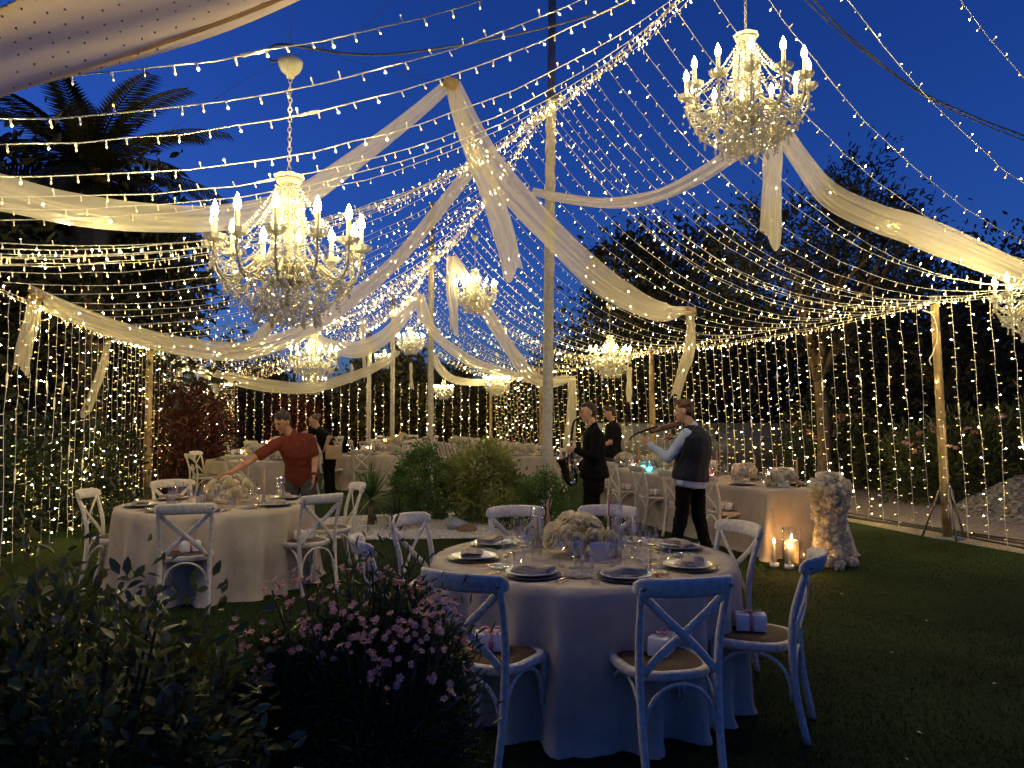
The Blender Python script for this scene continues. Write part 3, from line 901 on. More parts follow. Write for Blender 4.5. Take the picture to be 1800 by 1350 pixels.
def strands(root):
    mb = MB(); rd = random.Random(3)
    for k in range(12):
        an = 2 * PI * k / 12
        bead_line(mb, cyl(.055, an, -.02), cyl(.095, an, -.32), -.015, 22, .0105)
        bead_line(mb, cyl(.095, an, -.33), cyl(.06, an, -.56), -.01, 16, .0100)
        bead_line(mb, cyl(.075, an, -.03), cyl(.452, an, -.455), .055, 27, .0090)
        a2 = an + 2 * PI / 12
        bead_line(mb, cyl(.462, an, -.45), cyl(.462, a2, -.45), .055, 13, .0100)
        bead_line(mb, cyl(.41, an, -.63), cyl(.41, a2, -.63), .05, 12, .0095)
        bead_line(mb, cyl(.36, an, -.66), cyl(.20, an, -.83), .03, 13, .0110)
        bead_line(mb, cyl(.25, an, -.63), cyl(.24, a2, -.79), .02, 11, .0110)
        bead_line(mb, cyl(.20, an, -.83), cyl(.20, a2, -.83), .02, 7, .0120)
        bead_line(mb, cyl(.12, an, -.65), cyl(.14, an, -.86), .0, 12, .0105)
        bead_line(mb, cyl(.12, an, -.65), cyl(.21, a2, -.83), .06, 13, .0095)
        for q in range(6):
            mb.octa(cyl(.46 + .02 * math.sin(q * 2), an + .03 * math.sin(q * 3), -.47 - .022 * q), .011, .013)
        mb.octa(cyl(.105, an, -.665), .014, .02)
    for k in range(70):
        an = rd.uniform(0, 2 * PI); r_ = rd.uniform(.04, .26)
        z0 = -.68 - rd.uniform(0, .12)
        bead_line(mb, cyl(r_, an, z0), cyl(r_, an, z0 - .11), 0, 6, .0095)
    for k in range(12):
        an = 2 * PI * (k + .5) / 12; a1 = 2 * PI * k / 12; a2 = a1 + 2 * PI / 12
        bead_line(mb, cyl(.09, an, -.20), cyl(.30, an, -.55), .07, 20, .0095)
        bead_line(mb, cyl(.30, an, -.55), cyl(.46, a1, -.47), .06, 12, .0095)
        bead_line(mb, cyl(.30, an, -.55), cyl(.46, a2, -.47), .06, 12, .0095)
        bead_line(mb, cyl(.41, a1, -.64), cyl(.33, an, -.74), .03, 9, .0105)
        bead_line(mb, cyl(.33, an, -.74), cyl(.41, a2, -.64), .03, 9, .0105)
        bead_line(mb, cyl(.33, an, -.74), cyl(.33, an, -.82), .0, 5, .0115)
        bead_line(mb, cyl(.09, an, -.06), cyl(.11, an, -.50), -.02, 26, .0095)
        for q in range(5):
            mb.octa(cyl(.465 + .03 * math.sin(q * 5), a1 + .09 * math.cos(q * 4), -.49 - .03 * q), .010, .018)
    s_ = mb.build('crystal_strands', M['crystal'], root, False)
    s_['kind'] = 'stuff'

def chain_parts(root, length, cup=True, wire=0.0):
    mb = MB()
    nl = max(2, int(length / .032))
    for i in range(nl):
        z = .045 + length * (i + .5) / nl
        hl = length / nl * .66
        ring = []
        for k in range(10):
            an = 2 * PI * k / 10
            dx, dz = .011 * math.cos(an), hl * math.sin(an)
            ring.append(Vector((dx, 0, z + dz) if i % 2 else (0, dx, z + dz)))
        ring.append(ring[0]); ring.append(ring[1])
        mb.tube(ring, .0032, 5, cap=False)
    mb.build('chain', M['chand'], root)
    z = .045 + length
    if cup:
        mb = MB()
        mb.lathe([(.004, z - .005), (.022, z), (.03, z + .02), (.06, z + .045), (.078, z + .085), (.080, z + .11), (.06, z + .125), (.001, z + .13)], 20)
        mb.build('ceiling_cup', M['chand'], root)
    if wire:
        mb = MB(); mb.tube([(0, 0, z + .12), (0, 0, z + .12 + wire)], .0025, 4)
        mb.build('hanging_wire', M['black_cable'], root)

def chandelier(p_crown, scale, label, chain, detailed, rot=0.0, wire=.4):
    root = thing('chandelier', label, 'chandelier', p_crown, rot, 'crystal chandeliers under the light canopy')
    root.scale = (scale,) * 3
    if not CH_PROTO:
        chandelier_core(root); strands(root)
        for c in root.children: CH_PROTO.append(c)
    else:
        for c in CH_PROTO:
            o = c.copy(); COL.objects.link(o); o.parent = root
    if detailed:
        for k in range(12):
            an = 2 * PI * k / 12
            for nm, me in (('arm', ARM), ('drip_dish', DISH), ('candle_sleeve', SLEEVE), ('candle_bulb', CBULB)):
                o = link(nm, me, root)
                if nm == 'arm': o.rotation_euler = (0, 0, an)
                else: o.location = cyl(.462, an, 0)
            for (r_, z, s_) in ((.468, -.50, .85), (.385, -.665, .9), (.205, -.845, 1.0)):
                o = link('crystal_drop', DROP, root); o.location = cyl(r_, an + .12, z); o.scale = (s_,) * 3
        for k in range(6):
            o = link('crystal_drop', DROP, root); o.location = cyl(.09, k * PI / 3, -.85)
    else:
        for nm, me in (('arms', ARM), ('drip_dishes', DISH), ('candle_sleeves', SLEEVE), ('candle_bulbs', CBULB), ('crystal_drops', DROP)):
            if nm not in CH_JOIN:
                mb = MB()
                base = [v.co.copy() for v in me.vertices]; fs = [tuple(p.vertices) for p in me.polygons]
                for k in range(12):
                    an = 2 * PI * k / 12
                    if nm == 'arms': T = [Matrix.Rotation(an, 4, 'Z')]
                    elif nm == 'crystal_drops': T = [Matrix.Translation(cyl(r_, an + .12, z)) for r_, z in ((.468, -.50), (.385, -.665), (.205, -.845))]
                    else: T = [Matrix.Translation(cyl(.462, an, 0))]
                    for t in T: mb.add([t @ v for v in base], fs)
                CH_JOIN[nm] = mb.mesh(nm, [me.materials[0]], nm in ('arms', 'candle_sleeves', 'candle_bulbs'))
            o = link(nm, CH_JOIN[nm], root); o['kind'] = 'stuff'
    chain_parts(root, chain / scale, True, wire / scale)
    return root
CH_PROTO = []; CH_JOIN = {}
chandelier(P(508, 322, 5.0), 1.02, 'large crystal chandelier hanging over the left of the party below a white cup', .66, True, .13, 1.2)
chandelier(P(1311, 72, 6.07), 1.02, 'large crystal chandelier high up in front of the right-hand swag', 1.0, True, .3, .6)
chandelier(P(1832, 452, 8.3), 1.0, 'crystal chandelier cut off by the right picture edge', .9, True, .2, .4)
chandelier(P(835, 478, 17.2), 1.02, 'small crystal chandelier hanging between the tall pole and the second pole', .65, True, .1, .4)
chandelier(P(1072, 594, 18.2), 1.04, 'crystal chandelier hanging far right above the saxophonist', .62, True, .2, .8)
chandelier(P(552, 592, 15.8), 1.02, 'crystal chandelier hanging behind the man in the red shirt', .5, True, 0, 1.0)
chandelier(P(553, 655, 30.0), .95, 'far chandelier just below another, right of the red-shirted man', .4, False, 0, .8)
chandelier(P(722, 578, 27.0), 1.0, 'far crystal chandelier left of the second wrapped pole', .5, False, .1, .8)
chandelier(P(676, 616, 30.5), .78, 'tiny far chandelier between the two farthest poles', .4, False, .2, .8)
chandelier(P(780, 670, 29.5), .78, 'tiny low chandelier right of the second wrapped pole', .4, False, 0, 1.4)
chandelier(P(873, 652, 28.0), 1.0, 'far low crystal chandelier left of the tall wrapped pole', .5, False, .1, 1.2)

# ================================================================== TABLES
def cloth_round(Rt, H, seed, nf=19, n=180):
    rd = random.Random(seed)
    cs = [(k, rd.uniform(.4, 1), rd.uniform(0, 6.28)) for k in (nf, nf - 4, nf + 5, 5, 3)]
    def fold(a):
        s = sum(w * math.cos(k * a + ph) for k, w, ph in cs) / 2.2
        return math.copysign(abs(s) ** .8, s)
    mb = MB(); rings = []
    for r_ in (.05, .35, .7, .93):
        rings.append([(Rt * r_ * math.cos(2 * PI * k / n), Rt * r_ * math.sin(2 * PI * k / n), H + .0012 * math.sin(k * .9 + r_ * 9)) for k in range(n)])
    rows = 16
    for i in range(rows + 1):
        t = i / rows
        z = H * (1 - t)
        if i == 0: rr_, z = 1.0 * Rt - .004, H - .002
        ring = []
        for k in range(n):
            a = 2 * PI * k / n
            tt = t ** .8
            r2 = Rt + .006 + tt * .025 + tt * .10 * (fold(a + .06 * t) + .35 * abs(fold(a * 1 + 2.0)) - .15) + .006 * math.sin(z * 14 + a * 5) * t
            zz = z
            if i == 0: r2 = Rt - .003; zz = H - .001
            if t > .95: r2 += .012 * (t - .95) / .05 * (1 + fold(a))
            ring.append((r2 * math.cos(a), r2 * math.sin(a), max(.006, zz)))
        rings.append(ring)
    mb.rings(rings, 0, False)
    return mb

def cloth_rect(w, l, H, seed, step=.03):
    """floor-length cloth over a rectangular table: straight hang on the sides, cascading folds at the corners"""
    rd = random.Random(seed)
    pts = []
    c = .035
    for q, (cx, cy_) in enumerate(((w / 2 - c, l / 2 - c), (-w / 2 + c, l / 2 - c), (-w / 2 + c, -l / 2 + c), (w / 2 - c, -l / 2 + c))):
        for k in range(7):
            a = q * PI / 2 + k * PI / 2 / 6
            pts.append((cx + c * math.cos(a), cy_ + c * math.sin(a), math.cos(a), math.sin(a), 1.0 - abs(k - 3) / 4))
        nx = ((-w / 2 + c, l / 2), (-w / 2, -l / 2 + c), (w / 2 - c, -l / 2), (w / 2, l / 2 - c))[q]
        p0 = pts[-1]
        L = math.hypot(nx[0] - p0[0], nx[1] - p0[1]); m = int(L / step)
        for k in range(1, m):
            t = k / m
            pts.append((p0[0] + (nx[0] - p0[0]) * t, p0[1] + (nx[1] - p0[1]) * t, p0[2], p0[3], 0.0))
    n = len(pts)
    ph = [rd.uniform(0, 6.28) for _ in range(4)]
    mb = MB(); rings = []
    for s_ in (.02, .5, .96):
        rings.append([(p[0] * s_, p[1] * s_, H) for p in pts])
    rows = 14
    for i in range(rows + 1):
        t = i / rows; ring = []
        for k, p in enumerate(pts):
            s_ = k * step
            f = .5 * math.sin(s_ * 11 + ph[0] + .4 * math.sin(s_ * 2.3)) + .3 * math.sin(s_ * 23 + ph[1]) + .3 * math.sin(s_ * 5 + ph[2])
            o = .006 + t * .03 + t * .030 * f + p[4] * t * .17
            if t > .93: o += .02 * (1 + f)
            ring.append((p[0] + p[2] * o, p[1] + p[3] * o, max(.006, H * (1 - t) - (.001 if i == 0 else 0))))
        rings.append(ring)
    mb.rings(rings, 0, False)
    return mb

TH = .76
def round_table(loc, label, seed, Rt=.9, rz=0.0, group='round banquet tables'):
    t = thing('round_table', label, 'table', loc, rz, group)
    cloth_round(Rt, TH, seed).build('tablecloth', M['cloth'], t)
    mb = MB(); mb.lathe([(.001, TH - .03), (Rt - .02, TH - .03), (Rt - .015, TH - .008), (.001, TH - .008)], 40); mb.build('tabletop', M['wood'], t)
    for k in range(4):
        mb = MB(); a = PI / 4 + k * PI / 2
        mb.tube([(.55 * math.cos(a), .55 * math.sin(a), 0), (.5 * math.cos(a), .5 * math.sin(a), TH - .03)], .02, 8); mb.build('leg', M['pole'], t)
    return t

def rect_table(c, u, w, l, label, seed):
    rz = math.atan2(-u[0], u[1])
    t = thing('long_table', label, 'table', (c[0], c[1], 0), rz, 'long banquet tables')
    cloth_rect(w, l, TH, seed).build('tablecloth', M['cloth'], t)
    mb = MB(); mb.box((0, 0, TH - .02), (w - .03, l - .03, .024)); mb.build('tabletop', M['wood'], t)
    for sx in (-1, 1):
        for sy in (-1, 1):
            mb = MB(); mb.tube([(sx * (w / 2 - .12), sy * (l / 2 - .2), 0), (sx * (w / 2 - .12), sy * (l / 2 - .2), TH - .03)], .022, 8); mb.build('leg', M['pole'], t)
    return t, rz

# ------------------------------------------------------------------ chairs
def make_chair():
    t = thing('cross_back_chair', 'chair', 'chair')
    W = M['white_paint']
    def outline(k, n, s=1.0):
        a = 2 * PI * k / n
        ca, sa = math.cos(a), math.sin(a)
        x = math.copysign(abs(ca) ** .62, ca) * (.215 + .028 * sa) * s
        y = math.copysign(abs(sa) ** .62, sa) * .205 * s
        return x, y
    n = 36
    rings = []
    for (s, z) in ((.80, .428), (.97, .426), (1.0, .434), (1.0, .458), (.985, .466), (.86, .468), (.84, .462), (.80, .455)):
        rings.append([(*outline(k, n, s), z) for k in range(n)])
    mb = MB(); mb.rings(rings + [rings[0]], 0, False); mb.build('seat_frame', W, t)
    mb = MB()
    rings = [[(*outline(k, n, s), z) for k in range(n)] for (s, z) in ((.85, .448), (.85, .463), (.80, .470), (.55, .473), (.25, .470), (.02, .469))]
    mb.rings(rings, 0, False); mb.build('seat', M['rattan'], t)
    for sx in (-1, 1):
        mb = MB()
        mb.tube(spline([(sx * .178, -.27, 0), (sx * .182, -.225, .22), (sx * .186, -.205, .44), (sx * .19, -.212, .60), (sx * .196, -.245, .74), (sx * .205, -.285, .865)], 18), [.0185] * 12 + [.018, .0175, .017, .017, .016, .015], 10)
        mb.build('back_post', W, t)
        mb = MB()
        mb.tube(spline([(sx * .195, .205, 0), (sx * .19, .185, .22), (sx * .183, .172, .44)], 8), [.014, .0155, .017, .0185, .0185, .0185, .0185, .0185], 10)
        mb.build('front_leg', W, t)
    # curved top rail wrapping the posts
    pts = []
    for k in range(21):
        q = -1 + 2 * k / 20
        pts.append((q * .232, -.345 + .080 * q * q + .012 * abs(q) ** 6, .868 - .006 * q * q))
    mb = MB(); m = 12; rings = []
    for i, p in enumerate(pts):
        q = -1 + 2 * i / 20
        tg = (Vector(pts[min(20, i + 1)]) - Vector(pts[max(0, i - 1)])).normalized()
        nr = Vector((-tg.y, tg.x, 0)).normalized()
        hh = .046 * (1 - .12 * abs(q) ** 3); tw = .0155
        if i in (0, 20): hh *= .55; tw *= .5
        lean = Vector((0, -.22, 1)).normalized()
        ring = []
        for k in range(m):
            a = 2 * PI * k / m
            ca, sa = math.cos(a), math.sin(a)
            ring.append(Vector(p) + lean * (hh * math.copysign(abs(sa) ** .6, sa)) + nr * (tw * math.copysign(abs(ca) ** .7, ca)))
        rings.append(ring)
    mb.rings(rings); rail = mb.build('top_rail', W, t)
    for sx in (-1, 1):
        mb = MB(); mb.tube([(sx * .206, -.312, .862), (sx * .206, -.268, .862)], .008, 8); mb.build('bolt', M['bolt'], rail)
    for sx, off in ((-1, 0.0), (1, .012)):
        mb = MB()
        pts = spline([(sx * .190, -.275, .825), (sx * .10, -.275 + off, .735), (0, -.262 + off, .645), (-sx * .10, -.235 + off, .55), (-sx * .172, -.212, .468)], 16)
        mb.tube(pts, .019, 8, flat=(1.0, .30), up=(0.45 * sx * 0 + 0, 0, 1))
        mb.build('cross_slat', W, t)
    def arch(a, b, h0, h1, nm='arch_brace'):
        a, b = Vector(a), Vector(b)
        pts = []
        for k in range(17):
            an = PI * k / 16
            q = (1 - math.cos(an)) / 2
            p = a.lerp(b, q)
            p.z = h0 + (h1 - h0) * math.sin(an) ** .75
            pts.append(p)
        mb = MB(); mb.tube(pts, .0095, 8); mb.build(nm, W, t)
    arch((-.172, .178, 0), (.172, .178, 0), .20, .418)
    arch((-.166, -.215, 0), (.166, -.215, 0), .20, .418)
    arch((-.186, .165, 0), (-.180, -.20, 0), .20, .418)
    arch((.186, .165, 0), (.180, -.20, 0), .20, .418)
    return t
CHAIR = make_chair(); CHU = [False]
def chair_at(x, y, tx, ty, label, group, extra=0.0):
    """chair whose back-rest stands at (x,y), facing (tx,ty)"""
    dx, dy = tx - x, ty - y
    L = math.hypot(dx, dy); dx, dy = dx / L, dy / L
    rz = math.atan2(-dx, dy) + extra
    fx, fy = -math.sin(rz), math.cos(rz)
    return place(CHAIR, CHU, (x + fx * .29, y + fy * .29, 0), rz, label, group)

# ------------------------------------------------------------------ tableware models
def glass_mesh(kind):
    mb = MB()
    if kind == 'goblet':
        mb.lathe([(.001, .002), (.036, .002), (.037, .004), (.012, .008), (.0048, .02), (.0045, .085), (.012, .095), (.034, .118), (.041, .15), (.0405, .20), (.039, .20), (.0395, .15), (.032, .121), (.008, .102)], 20, wob=lambda k: 1 + (.018 if k % 2 else -.018))
    elif kind == 'wine_glass':
        mb.lathe([(.001, .002), (.032, .002), (.033, .004), (.010, .008), (.0042, .02), (.004, .075), (.010, .085), (.028, .105), (.034, .135), (.033, .17), (.0318, .17), (.0325, .135), (.026, .108), (.006, .092)], 18, wob=lambda k: 1 + (.02 if k % 2 else -.02))
    elif kind == 'tumbler':
        prof = [(.001, .004), (.032, .003), (.036, .012)]
        for i in range(5):
            prof += [(.0345 + .0026 * (i % 2), .022 + i * .016)]
        prof += [(.038, .10), (.0365, .10), (.033, .02), (.001, .018)]
        mb.lathe(prof, 14, wob=lambda k: 1 + (.03 if k % 2 else -.03))
    elif kind == 'highball':
        mb.lathe([(.001, .003), (.028, .003), (.030, .01), (.033, .15), (.0318, .15), (.028, .015), (.001, .012)], 20, wob=lambda k: 1 + (.016 if k % 2 else -.016))
    return mb.mesh(kind, [M['glass']], False)
GL = {k: glass_mesh(k) for k in ('goblet', 'wine_glass', 'tumbler', 'highball')}
GNAME = {'goblet': 'ribbed clear water goblet', 'wine_glass': 'small ribbed wine glass', 'tumbler': 'cut glass tumbler', 'highball': 'tall ribbed tumbler'}
def glass_at(kind, p, where, group):
    o = link(kind, GL[kind])
    o.location = p; o.rotation_euler = (0, 0, p[0] * 7 + p[1] * 3)
    tag(o, GNAME[kind] + ' ' + where, 'glass', group)

mb = MB(); mb.lathe([(.001, .0), (.095, 0), (.15, .006), (.158, .010), (.15, .010), (.095, .005), (.001, .004)], 40); CHARGER = mb.mesh('charger', [M['charger']])
mb = MB(); mb.lathe([(.001, .0), (.08, 0), (.10, .006), (.135, .013), (.137, .015), (.133, .016), (.098, .010), (.08, .005), (.001, .004)], 40); PLATE = mb.mesh('plate', [M['china']])
mb = MB(); mb.lathe([(.001, .0), (.05, 0), (.075, .006), (.08, .010), (.07, .009), (.05, .004), (.001, .003)], 28); SIDEP = mb.mesh('side_plate', [glassy('smoked side plate', (.75, .82, .80), .25, .7, .15, .1)])
def napkin_mesh(seed):
    rd = random.Random(seed)
    mb = MB()
    for l in range(3):
        rings = []
        n = 12
        for i in range(n + 1):
            t = i / n
            y = -.105 + .21 * t
            w = .055 - .006 * l + .010 * math.sin(t * 3 + l)
            z = .003 + .008 * l + .006 * math.sin(t * PI) * (1 + .3 * l) + .004 * math.sin(t * 9 + l + seed)
            th = .008 + .002 * math.sin(t * 7 + seed)
            rings.append([(-w, y, z - th * .5), (-w * .5, y, z - th * .6 + .003), (w * .5, y, z - th * .6), (w, y, z - th * .5 + .004),
                          (w * 1.02, y, z + th * .5 + .004), (w * .5, y, z + th * .8), (-w * .5, y, z + th * .8 + .004), (-w * 1.02, y, z + th * .5)])
        mb.rings(rings)
    return mb.mesh('napkin', [M['napkin']])
NAP = [napkin_mesh(i) for i in range(3)]
mb = MB(); mb.box((0, 0, .001), (.07, .16, .0016)); MENU = mb.mesh('menu_card', [M['card']], False)
def flatstrip(prof, z0, th):
    """flat cutlery shape from (y, halfwidth, lift) rows"""
    rings = [[(-w, y, z0 + l), (w, y, z0 + l), (w * .8, y, z0 + l + th), (-w * .8, y, z0 + l + th)] for (y, w, l) in prof]
    m_ = MB(); m_.rings(rings); return m_
kn = flatstrip([(-.11, .0035, .001), (-.10, .0045, .001), (0, .0042, .002), (.02, .0055, .002), (.07, .010, .002), (.10, .008, .002), (.115, .001, .002)], 0, .0025); KNIFE = kn.mesh('knife', [M['gold']])
sp = flatstrip([(-.10, .004, .001), (-.09, .005, .001), (.0, .0028, .006), (.045, .003, .004), (.06, .012, .002), (.078, .019, .0005), (.096, .016, .0015), (.108, .004, .004)], 0, .0022); SPOON = sp.mesh('spoon', [M['gold']])
fk = flatstrip([(-.10, .004, .001), (-.09, .005, .001), (.0, .0028, .006), (.04, .003, .004), (.055, .011, .002), (.065, .012, .0015)], 0, .002)
for q in (-1, -.33, .33, 1):
    fk.tube([(q * .0098, .063, .003), (q * .0095, .09, .002), (q * .009, .105, .0045)], .0016, 4)
FORK = fk.mesh('fork', [M['gold']])
mb = MB(); mb.lathe([(.001, 0), (.0105, 0), (.0105, .002), (.0098, .003), (.0075, .24), (.001, .244)], 12); TAPER = mb.mesh('taper_candle', [M['taper']])

def obj_at(name, me, p, rz, label, cat, group=None, rx=0.0):
    o = link(name, me); o.location = p; o.rotation_euler = (rx, 0, rz)
    return tag(o, label, cat, group)

def setting(cx, cy_, ang, Rt, where, group, glasses=('goblet', 'wine_glass', 'tumbler', 'highball'), full=True, seed=0, z=TH + .004, k=.74):
    """plate, napkin, cutlery and glasses at one place; ang = direction from the table centre to the guest"""
    rd = random.Random(seed)
    ux, uy = math.cos(ang), math.sin(ang)
    rz = ang + PI / 2                     # local -y points to the guest
    def at(r_, s_, dz=0):                 # r_ from the centre towards the guest, s_ sideways (guest's right)
        return (cx + ux * r_ - uy * s_ * -1 * -1, cy_ + uy * r_ + ux * s_ * -1 * -1, z + dz)
    r0 = Rt * k
    obj_at('charger', CHARGER, at(r0, 0), 0, 'dark under plate ' + where, 'plate', group)
    obj_at('plate', PLATE, at(r0, 0, .011), 0, 'white dinner plate ' + where, 'plate', group)
    obj_at('napkin', NAP[seed % 3], at(r0 + .01, rd.uniform(-.02, .02), .022), rz + PI / 2 + rd.uniform(-.25, .25), 'folded taupe napkin ' + where, 'napkin', group)
    if full:
        obj_at('menu_card', MENU, at(r0 - .05, .02, .030), rz + PI / 2 + rd.uniform(-.2, .2), 'white menu card ' + where, 'card', group, rx=.06)
        obj_at('side_plate', SIDEP, at(r0 - .10, -.23), 0, 'small clear side plate ' + where, 'plate', group)
        for s_, me, nm in ((-.185, FORK, 'fork'), (-.215, FORK, 'fork'), (.185, KNIFE, 'knife'), (.213, SPOON, 'spoon')):
            obj_at(nm, me, at(r0 - .0 + rd.uniform(-.012, .012), s_, .001), rz + PI + rd.uniform(-.08, .08) + PI, 'gold %s %s' % (nm, where) if s_ > -.2 else 'outer gold fork ' + where, 'cutlery', group)
        obj_at('spoon', SPOON, at(r0 - .19, .02, .001), rz + PI / 2 + rd.uniform(-.2, .2), 'gold dessert spoon ' + where, 'cutlery', group)
    spots = [(r0 - .27, .12), (r0 - .29, .03), (r0 - .24, .205), (r0 - .36, .10)]
    for i, gk in enumerate(glasses):
        a_, b_ = spots[i]
        glass_at(gk, at(a_ + rd.uniform(-.015, .015), b_ + rd.uniform(-.015, .015)), where, group)

# flowers
def peony_mesh(seed):
    rd = random.Random(seed); mb = MB()
    for ring_, (n_, r_, tilt, sz) in enumerate(((9, .052, .35, .040), (8, .042, .75, .038), (7, .030, 1.05, .034), (5, .018, 1.3, .028))):
        for k in range(n_):
            a = 2 * PI * (k + .5 * ring_) / n_ + rd.uniform(-.2, .2)
            c_ = Vector((math.cos(a), math.sin(a), 0)); s_ = Vector((-math.sin(a), math.cos(a), 0))
            tl = tilt + rd.uniform(-.15, .15)
            up = c_ * math.cos(tl) + Vector((0, 0, 1)) * math.sin(tl)
            inn = Vector((0, 0, 1)) * math.cos(tl) - c_ * math.sin(tl)
            base = c_ * r_ * .25 + Vector((0, 0, -.01 + .006 * ring_))
            vs = []
            for i, (q, w) in enumerate(((0, .25), (.45, .85), (.8, 1.0), (1.0, .6))):
                cur = -.35 * (q ** 2) * -1
                m = base + up * (sz * 1.5 * q) + inn * (sz * (.5 * q * q * cur))
                for e in (-1, 0, 1):
                    vs.append(m + s_ * (e * w * sz * .75) + inn * (abs(e) * sz * .28) + Vector((rd.uniform(-1, 1), rd.uniform(-1, 1), rd.uniform(-1, 1))) * .002)
            fs = [(i * 3 + j, i * 3 + j + 1, i * 3 + j + 4, i * 3 + j + 3) for i in range(3) for j in range(2)]
            mb.add(vs, fs)
    mb.ball((0, 0, .015), .03, 8, 5)
    return mb.mesh('flower', [M['petal']])
PEONY = [peony_mesh(i) for i in range(3)]
def floret_cloud(n_, fn, size, seed, parent, name='florets', mtl='blossom'):
    """many tiny four-petalled florets on a lumpy surface"""
    rs_ = np.random.RandomState(seed)
    Vs, Fs = [], []
    for i in range(n_):
        p, nr = fn(rs_)
        nr = (Vector(nr) + Vector(rs_.randn(3) * .35)).normalized()
        a_ = nr.orthogonal().normalized(); b_ = nr.cross(a_)
        an = rs_.rand() * 6.28; a_, b_ = a_ * math.cos(an) + b_ * math.sin(an), b_ * math.cos(an) - a_ * math.sin(an)
        s_ = size * (.7 + .6 * rs_.rand())
        o = len(Vs)
        c_ = Vector(p)
        Vs += [c_, c_ + a_ * s_ + nr * s_ * .35, c_ + (a_ + b_) * s_ * .45 + nr * s_ * .1, c_ + b_ * s_ + nr * s_ * .35, c_ + (b_ - a_) * s_ * .45 + nr * s_ * .1, c_ - a_ * s_ + nr * s_ * .35, c_ - (a_ + b_) * s_ * .45 + nr * s_ * .1, c_ - b_ * s_ + nr * s_ * .35, c_ + (a_ - b_) * s_ * .45 + nr * s_ * .1]
        for k in range(4):
            Fs.append((o, o + 1 + (2 * k + 7) % 8, o + 1 + 2 * k, o + 1 + (2 * k + 1) % 8))
    ob = scatter_mesh(name, [tuple(v) for v in Vs], Fs, [M[mtl]], parent)
    ob['kind'] = 'stuff'
    return ob

def head_mesh(seed):
    rs_ = np.random.RandomState(seed); mb = MB()
    mb.ball((0, 0, 0), .052, 10, 7)
    for i in range(95):
        v = Vector(rs_.randn(3)).normalized()
        nr = (v + Vector(rs_.randn(3) * .25)).normalized()
        a_ = nr.orthogonal().normalized(); b_ = nr.cross(a_); an = rs_.rand() * 6.28
        a_, b_ = a_ * math.cos(an) + b_ * math.sin(an), b_ * math.cos(an) - a_ * math.sin(an)
        c_ = v * (.056 + .008 * rs_.rand()); s_ = .015 + .006 * rs_.rand()
        vs = [c_ - nr * .004] + [q for k in range(4) for q in (c_ + (a_, b_, -a_, -b_)[k] * s_ + nr * s_ * .3, c_ + ((a_ + b_), (b_ - a_), (-a_ - b_), (a_ - b_))[k] * s_ * .35)]
        mb.add(vs, [(0, 1 + (2 * k + 7) % 8, 1 + 2 * k, 1 + (2 * k + 1) % 8) for k in range(4)])
    return mb.mesh('hydrangea_head', [M['blossom']], False)
HEADS = [head_mesh(i) for i in range(3)]; FAR_HEAD = {}
def bouquet(loc, label, n=16, r=.17, seed=0, hydr=.4, low=True, group='low flower arrangements on the tables'):
    t = thing('flower_arrangement', label, 'flowers', loc, 0, group)
    rd = random.Random(seed)
    mb = MB(); mb.lathe([(.001, 0), (.07, 0), (.085, .03), (.09, .07), (.001, .07)], 20); mb.build('low_vase', M['glass'], t, False)
    for i in range(n):
        an = 2.399 * i; q = (i + .5) / n
        zz = 1 - q * 1.05; rr_ = math.sqrt(max(0, 1 - zz * zz))
        dirv = Vector((rr_ * math.cos(an), rr_ * math.sin(an), zz)).normalized()
        p = Vector((dirv.x * r * rd.uniform(.9, 1.25), dirv.y * r * rd.uniform(.8, 1.0), .075 + dirv.z * r * .85 + rd.uniform(-.01, .015)))
        o = link('flower', PEONY[i % 3], t); o.location = p
        o.rotation_euler = dirv.to_track_quat('Z', 'Y').to_euler(); s_ = rd.uniform(.8, 1.2); o.scale = (s_,) * 3
    def fn(rs_):
        v = Vector(rs_.randn(3)); v.z = abs(v.z) * .8; v.normalize()
        return (v.x * r * 1.12, v.y * r * 1.0, .06 + v.z * r * .62), v
    floret_cloud(int(260 * hydr), fn, .016, seed, t)
    return t

def small_bouquet(loc, label, seed, r=.16, n=240, group='small flower heads on the far tables'):
    """a round head of white florets in a low dish, for tables further back"""
    t = thing('flower_arrangement', label, 'flowers', loc, 0, group)
    mb = MB(); mb.lathe([(.001, 0), (.06, 0), (.075, .05), (.001, .05)], 12); mb.build('low_vase', M['china'], t)
    rd = random.Random(seed)
    for i in range(9):
        an = 2.4 * i + seed; q = i / 8
        rr_ = r * (.15 + .85 * math.sqrt(q))
        s_ = rd.uniform(.95, 1.35) * r / .17
        if loc[1] < 13.5:
            o = link('hydrangea_head', HEADS[i % 3], t)
            o.location = (rr_ * .85 * math.cos(an), rr_ * .75 * math.sin(an), .08 + r * .62 * (1 - q * .8))
            o.rotation_euler = (rd.uniform(0, 3), rd.uniform(0, 3), an); o.scale = (s_, s_, s_ * .9)
    if loc[1] >= 13.5:
        if 'far' not in FAR_HEAD:
            mb = MB()
            for i in range(9):
                an = 2.4 * i; q = i / 8; rr_ = .19 * (.15 + .85 * math.sqrt(q))
                T = Matrix.Translation((rr_ * .85 * math.cos(an), rr_ * .75 * math.sin(an), .08 + .19 * .62 * (1 - q * .8))) @ Matrix.Rotation(i * 1.3, 4, 'X') @ Matrix.Scale(1.2, 4)
                me = HEADS[i % 3]
                mb.add([T @ v.co for v in me.vertices], [tuple(f.vertices) for f in me.polygons])
            FAR_HEAD['far'] = mb.mesh('flower_heads', [M['blossom']], False)
        o = link('flower_heads', FAR_HEAD['far'], t); o['kind'] = 'stuff'; o.rotation_euler = (0, 0, seed * 1.7)
    return t

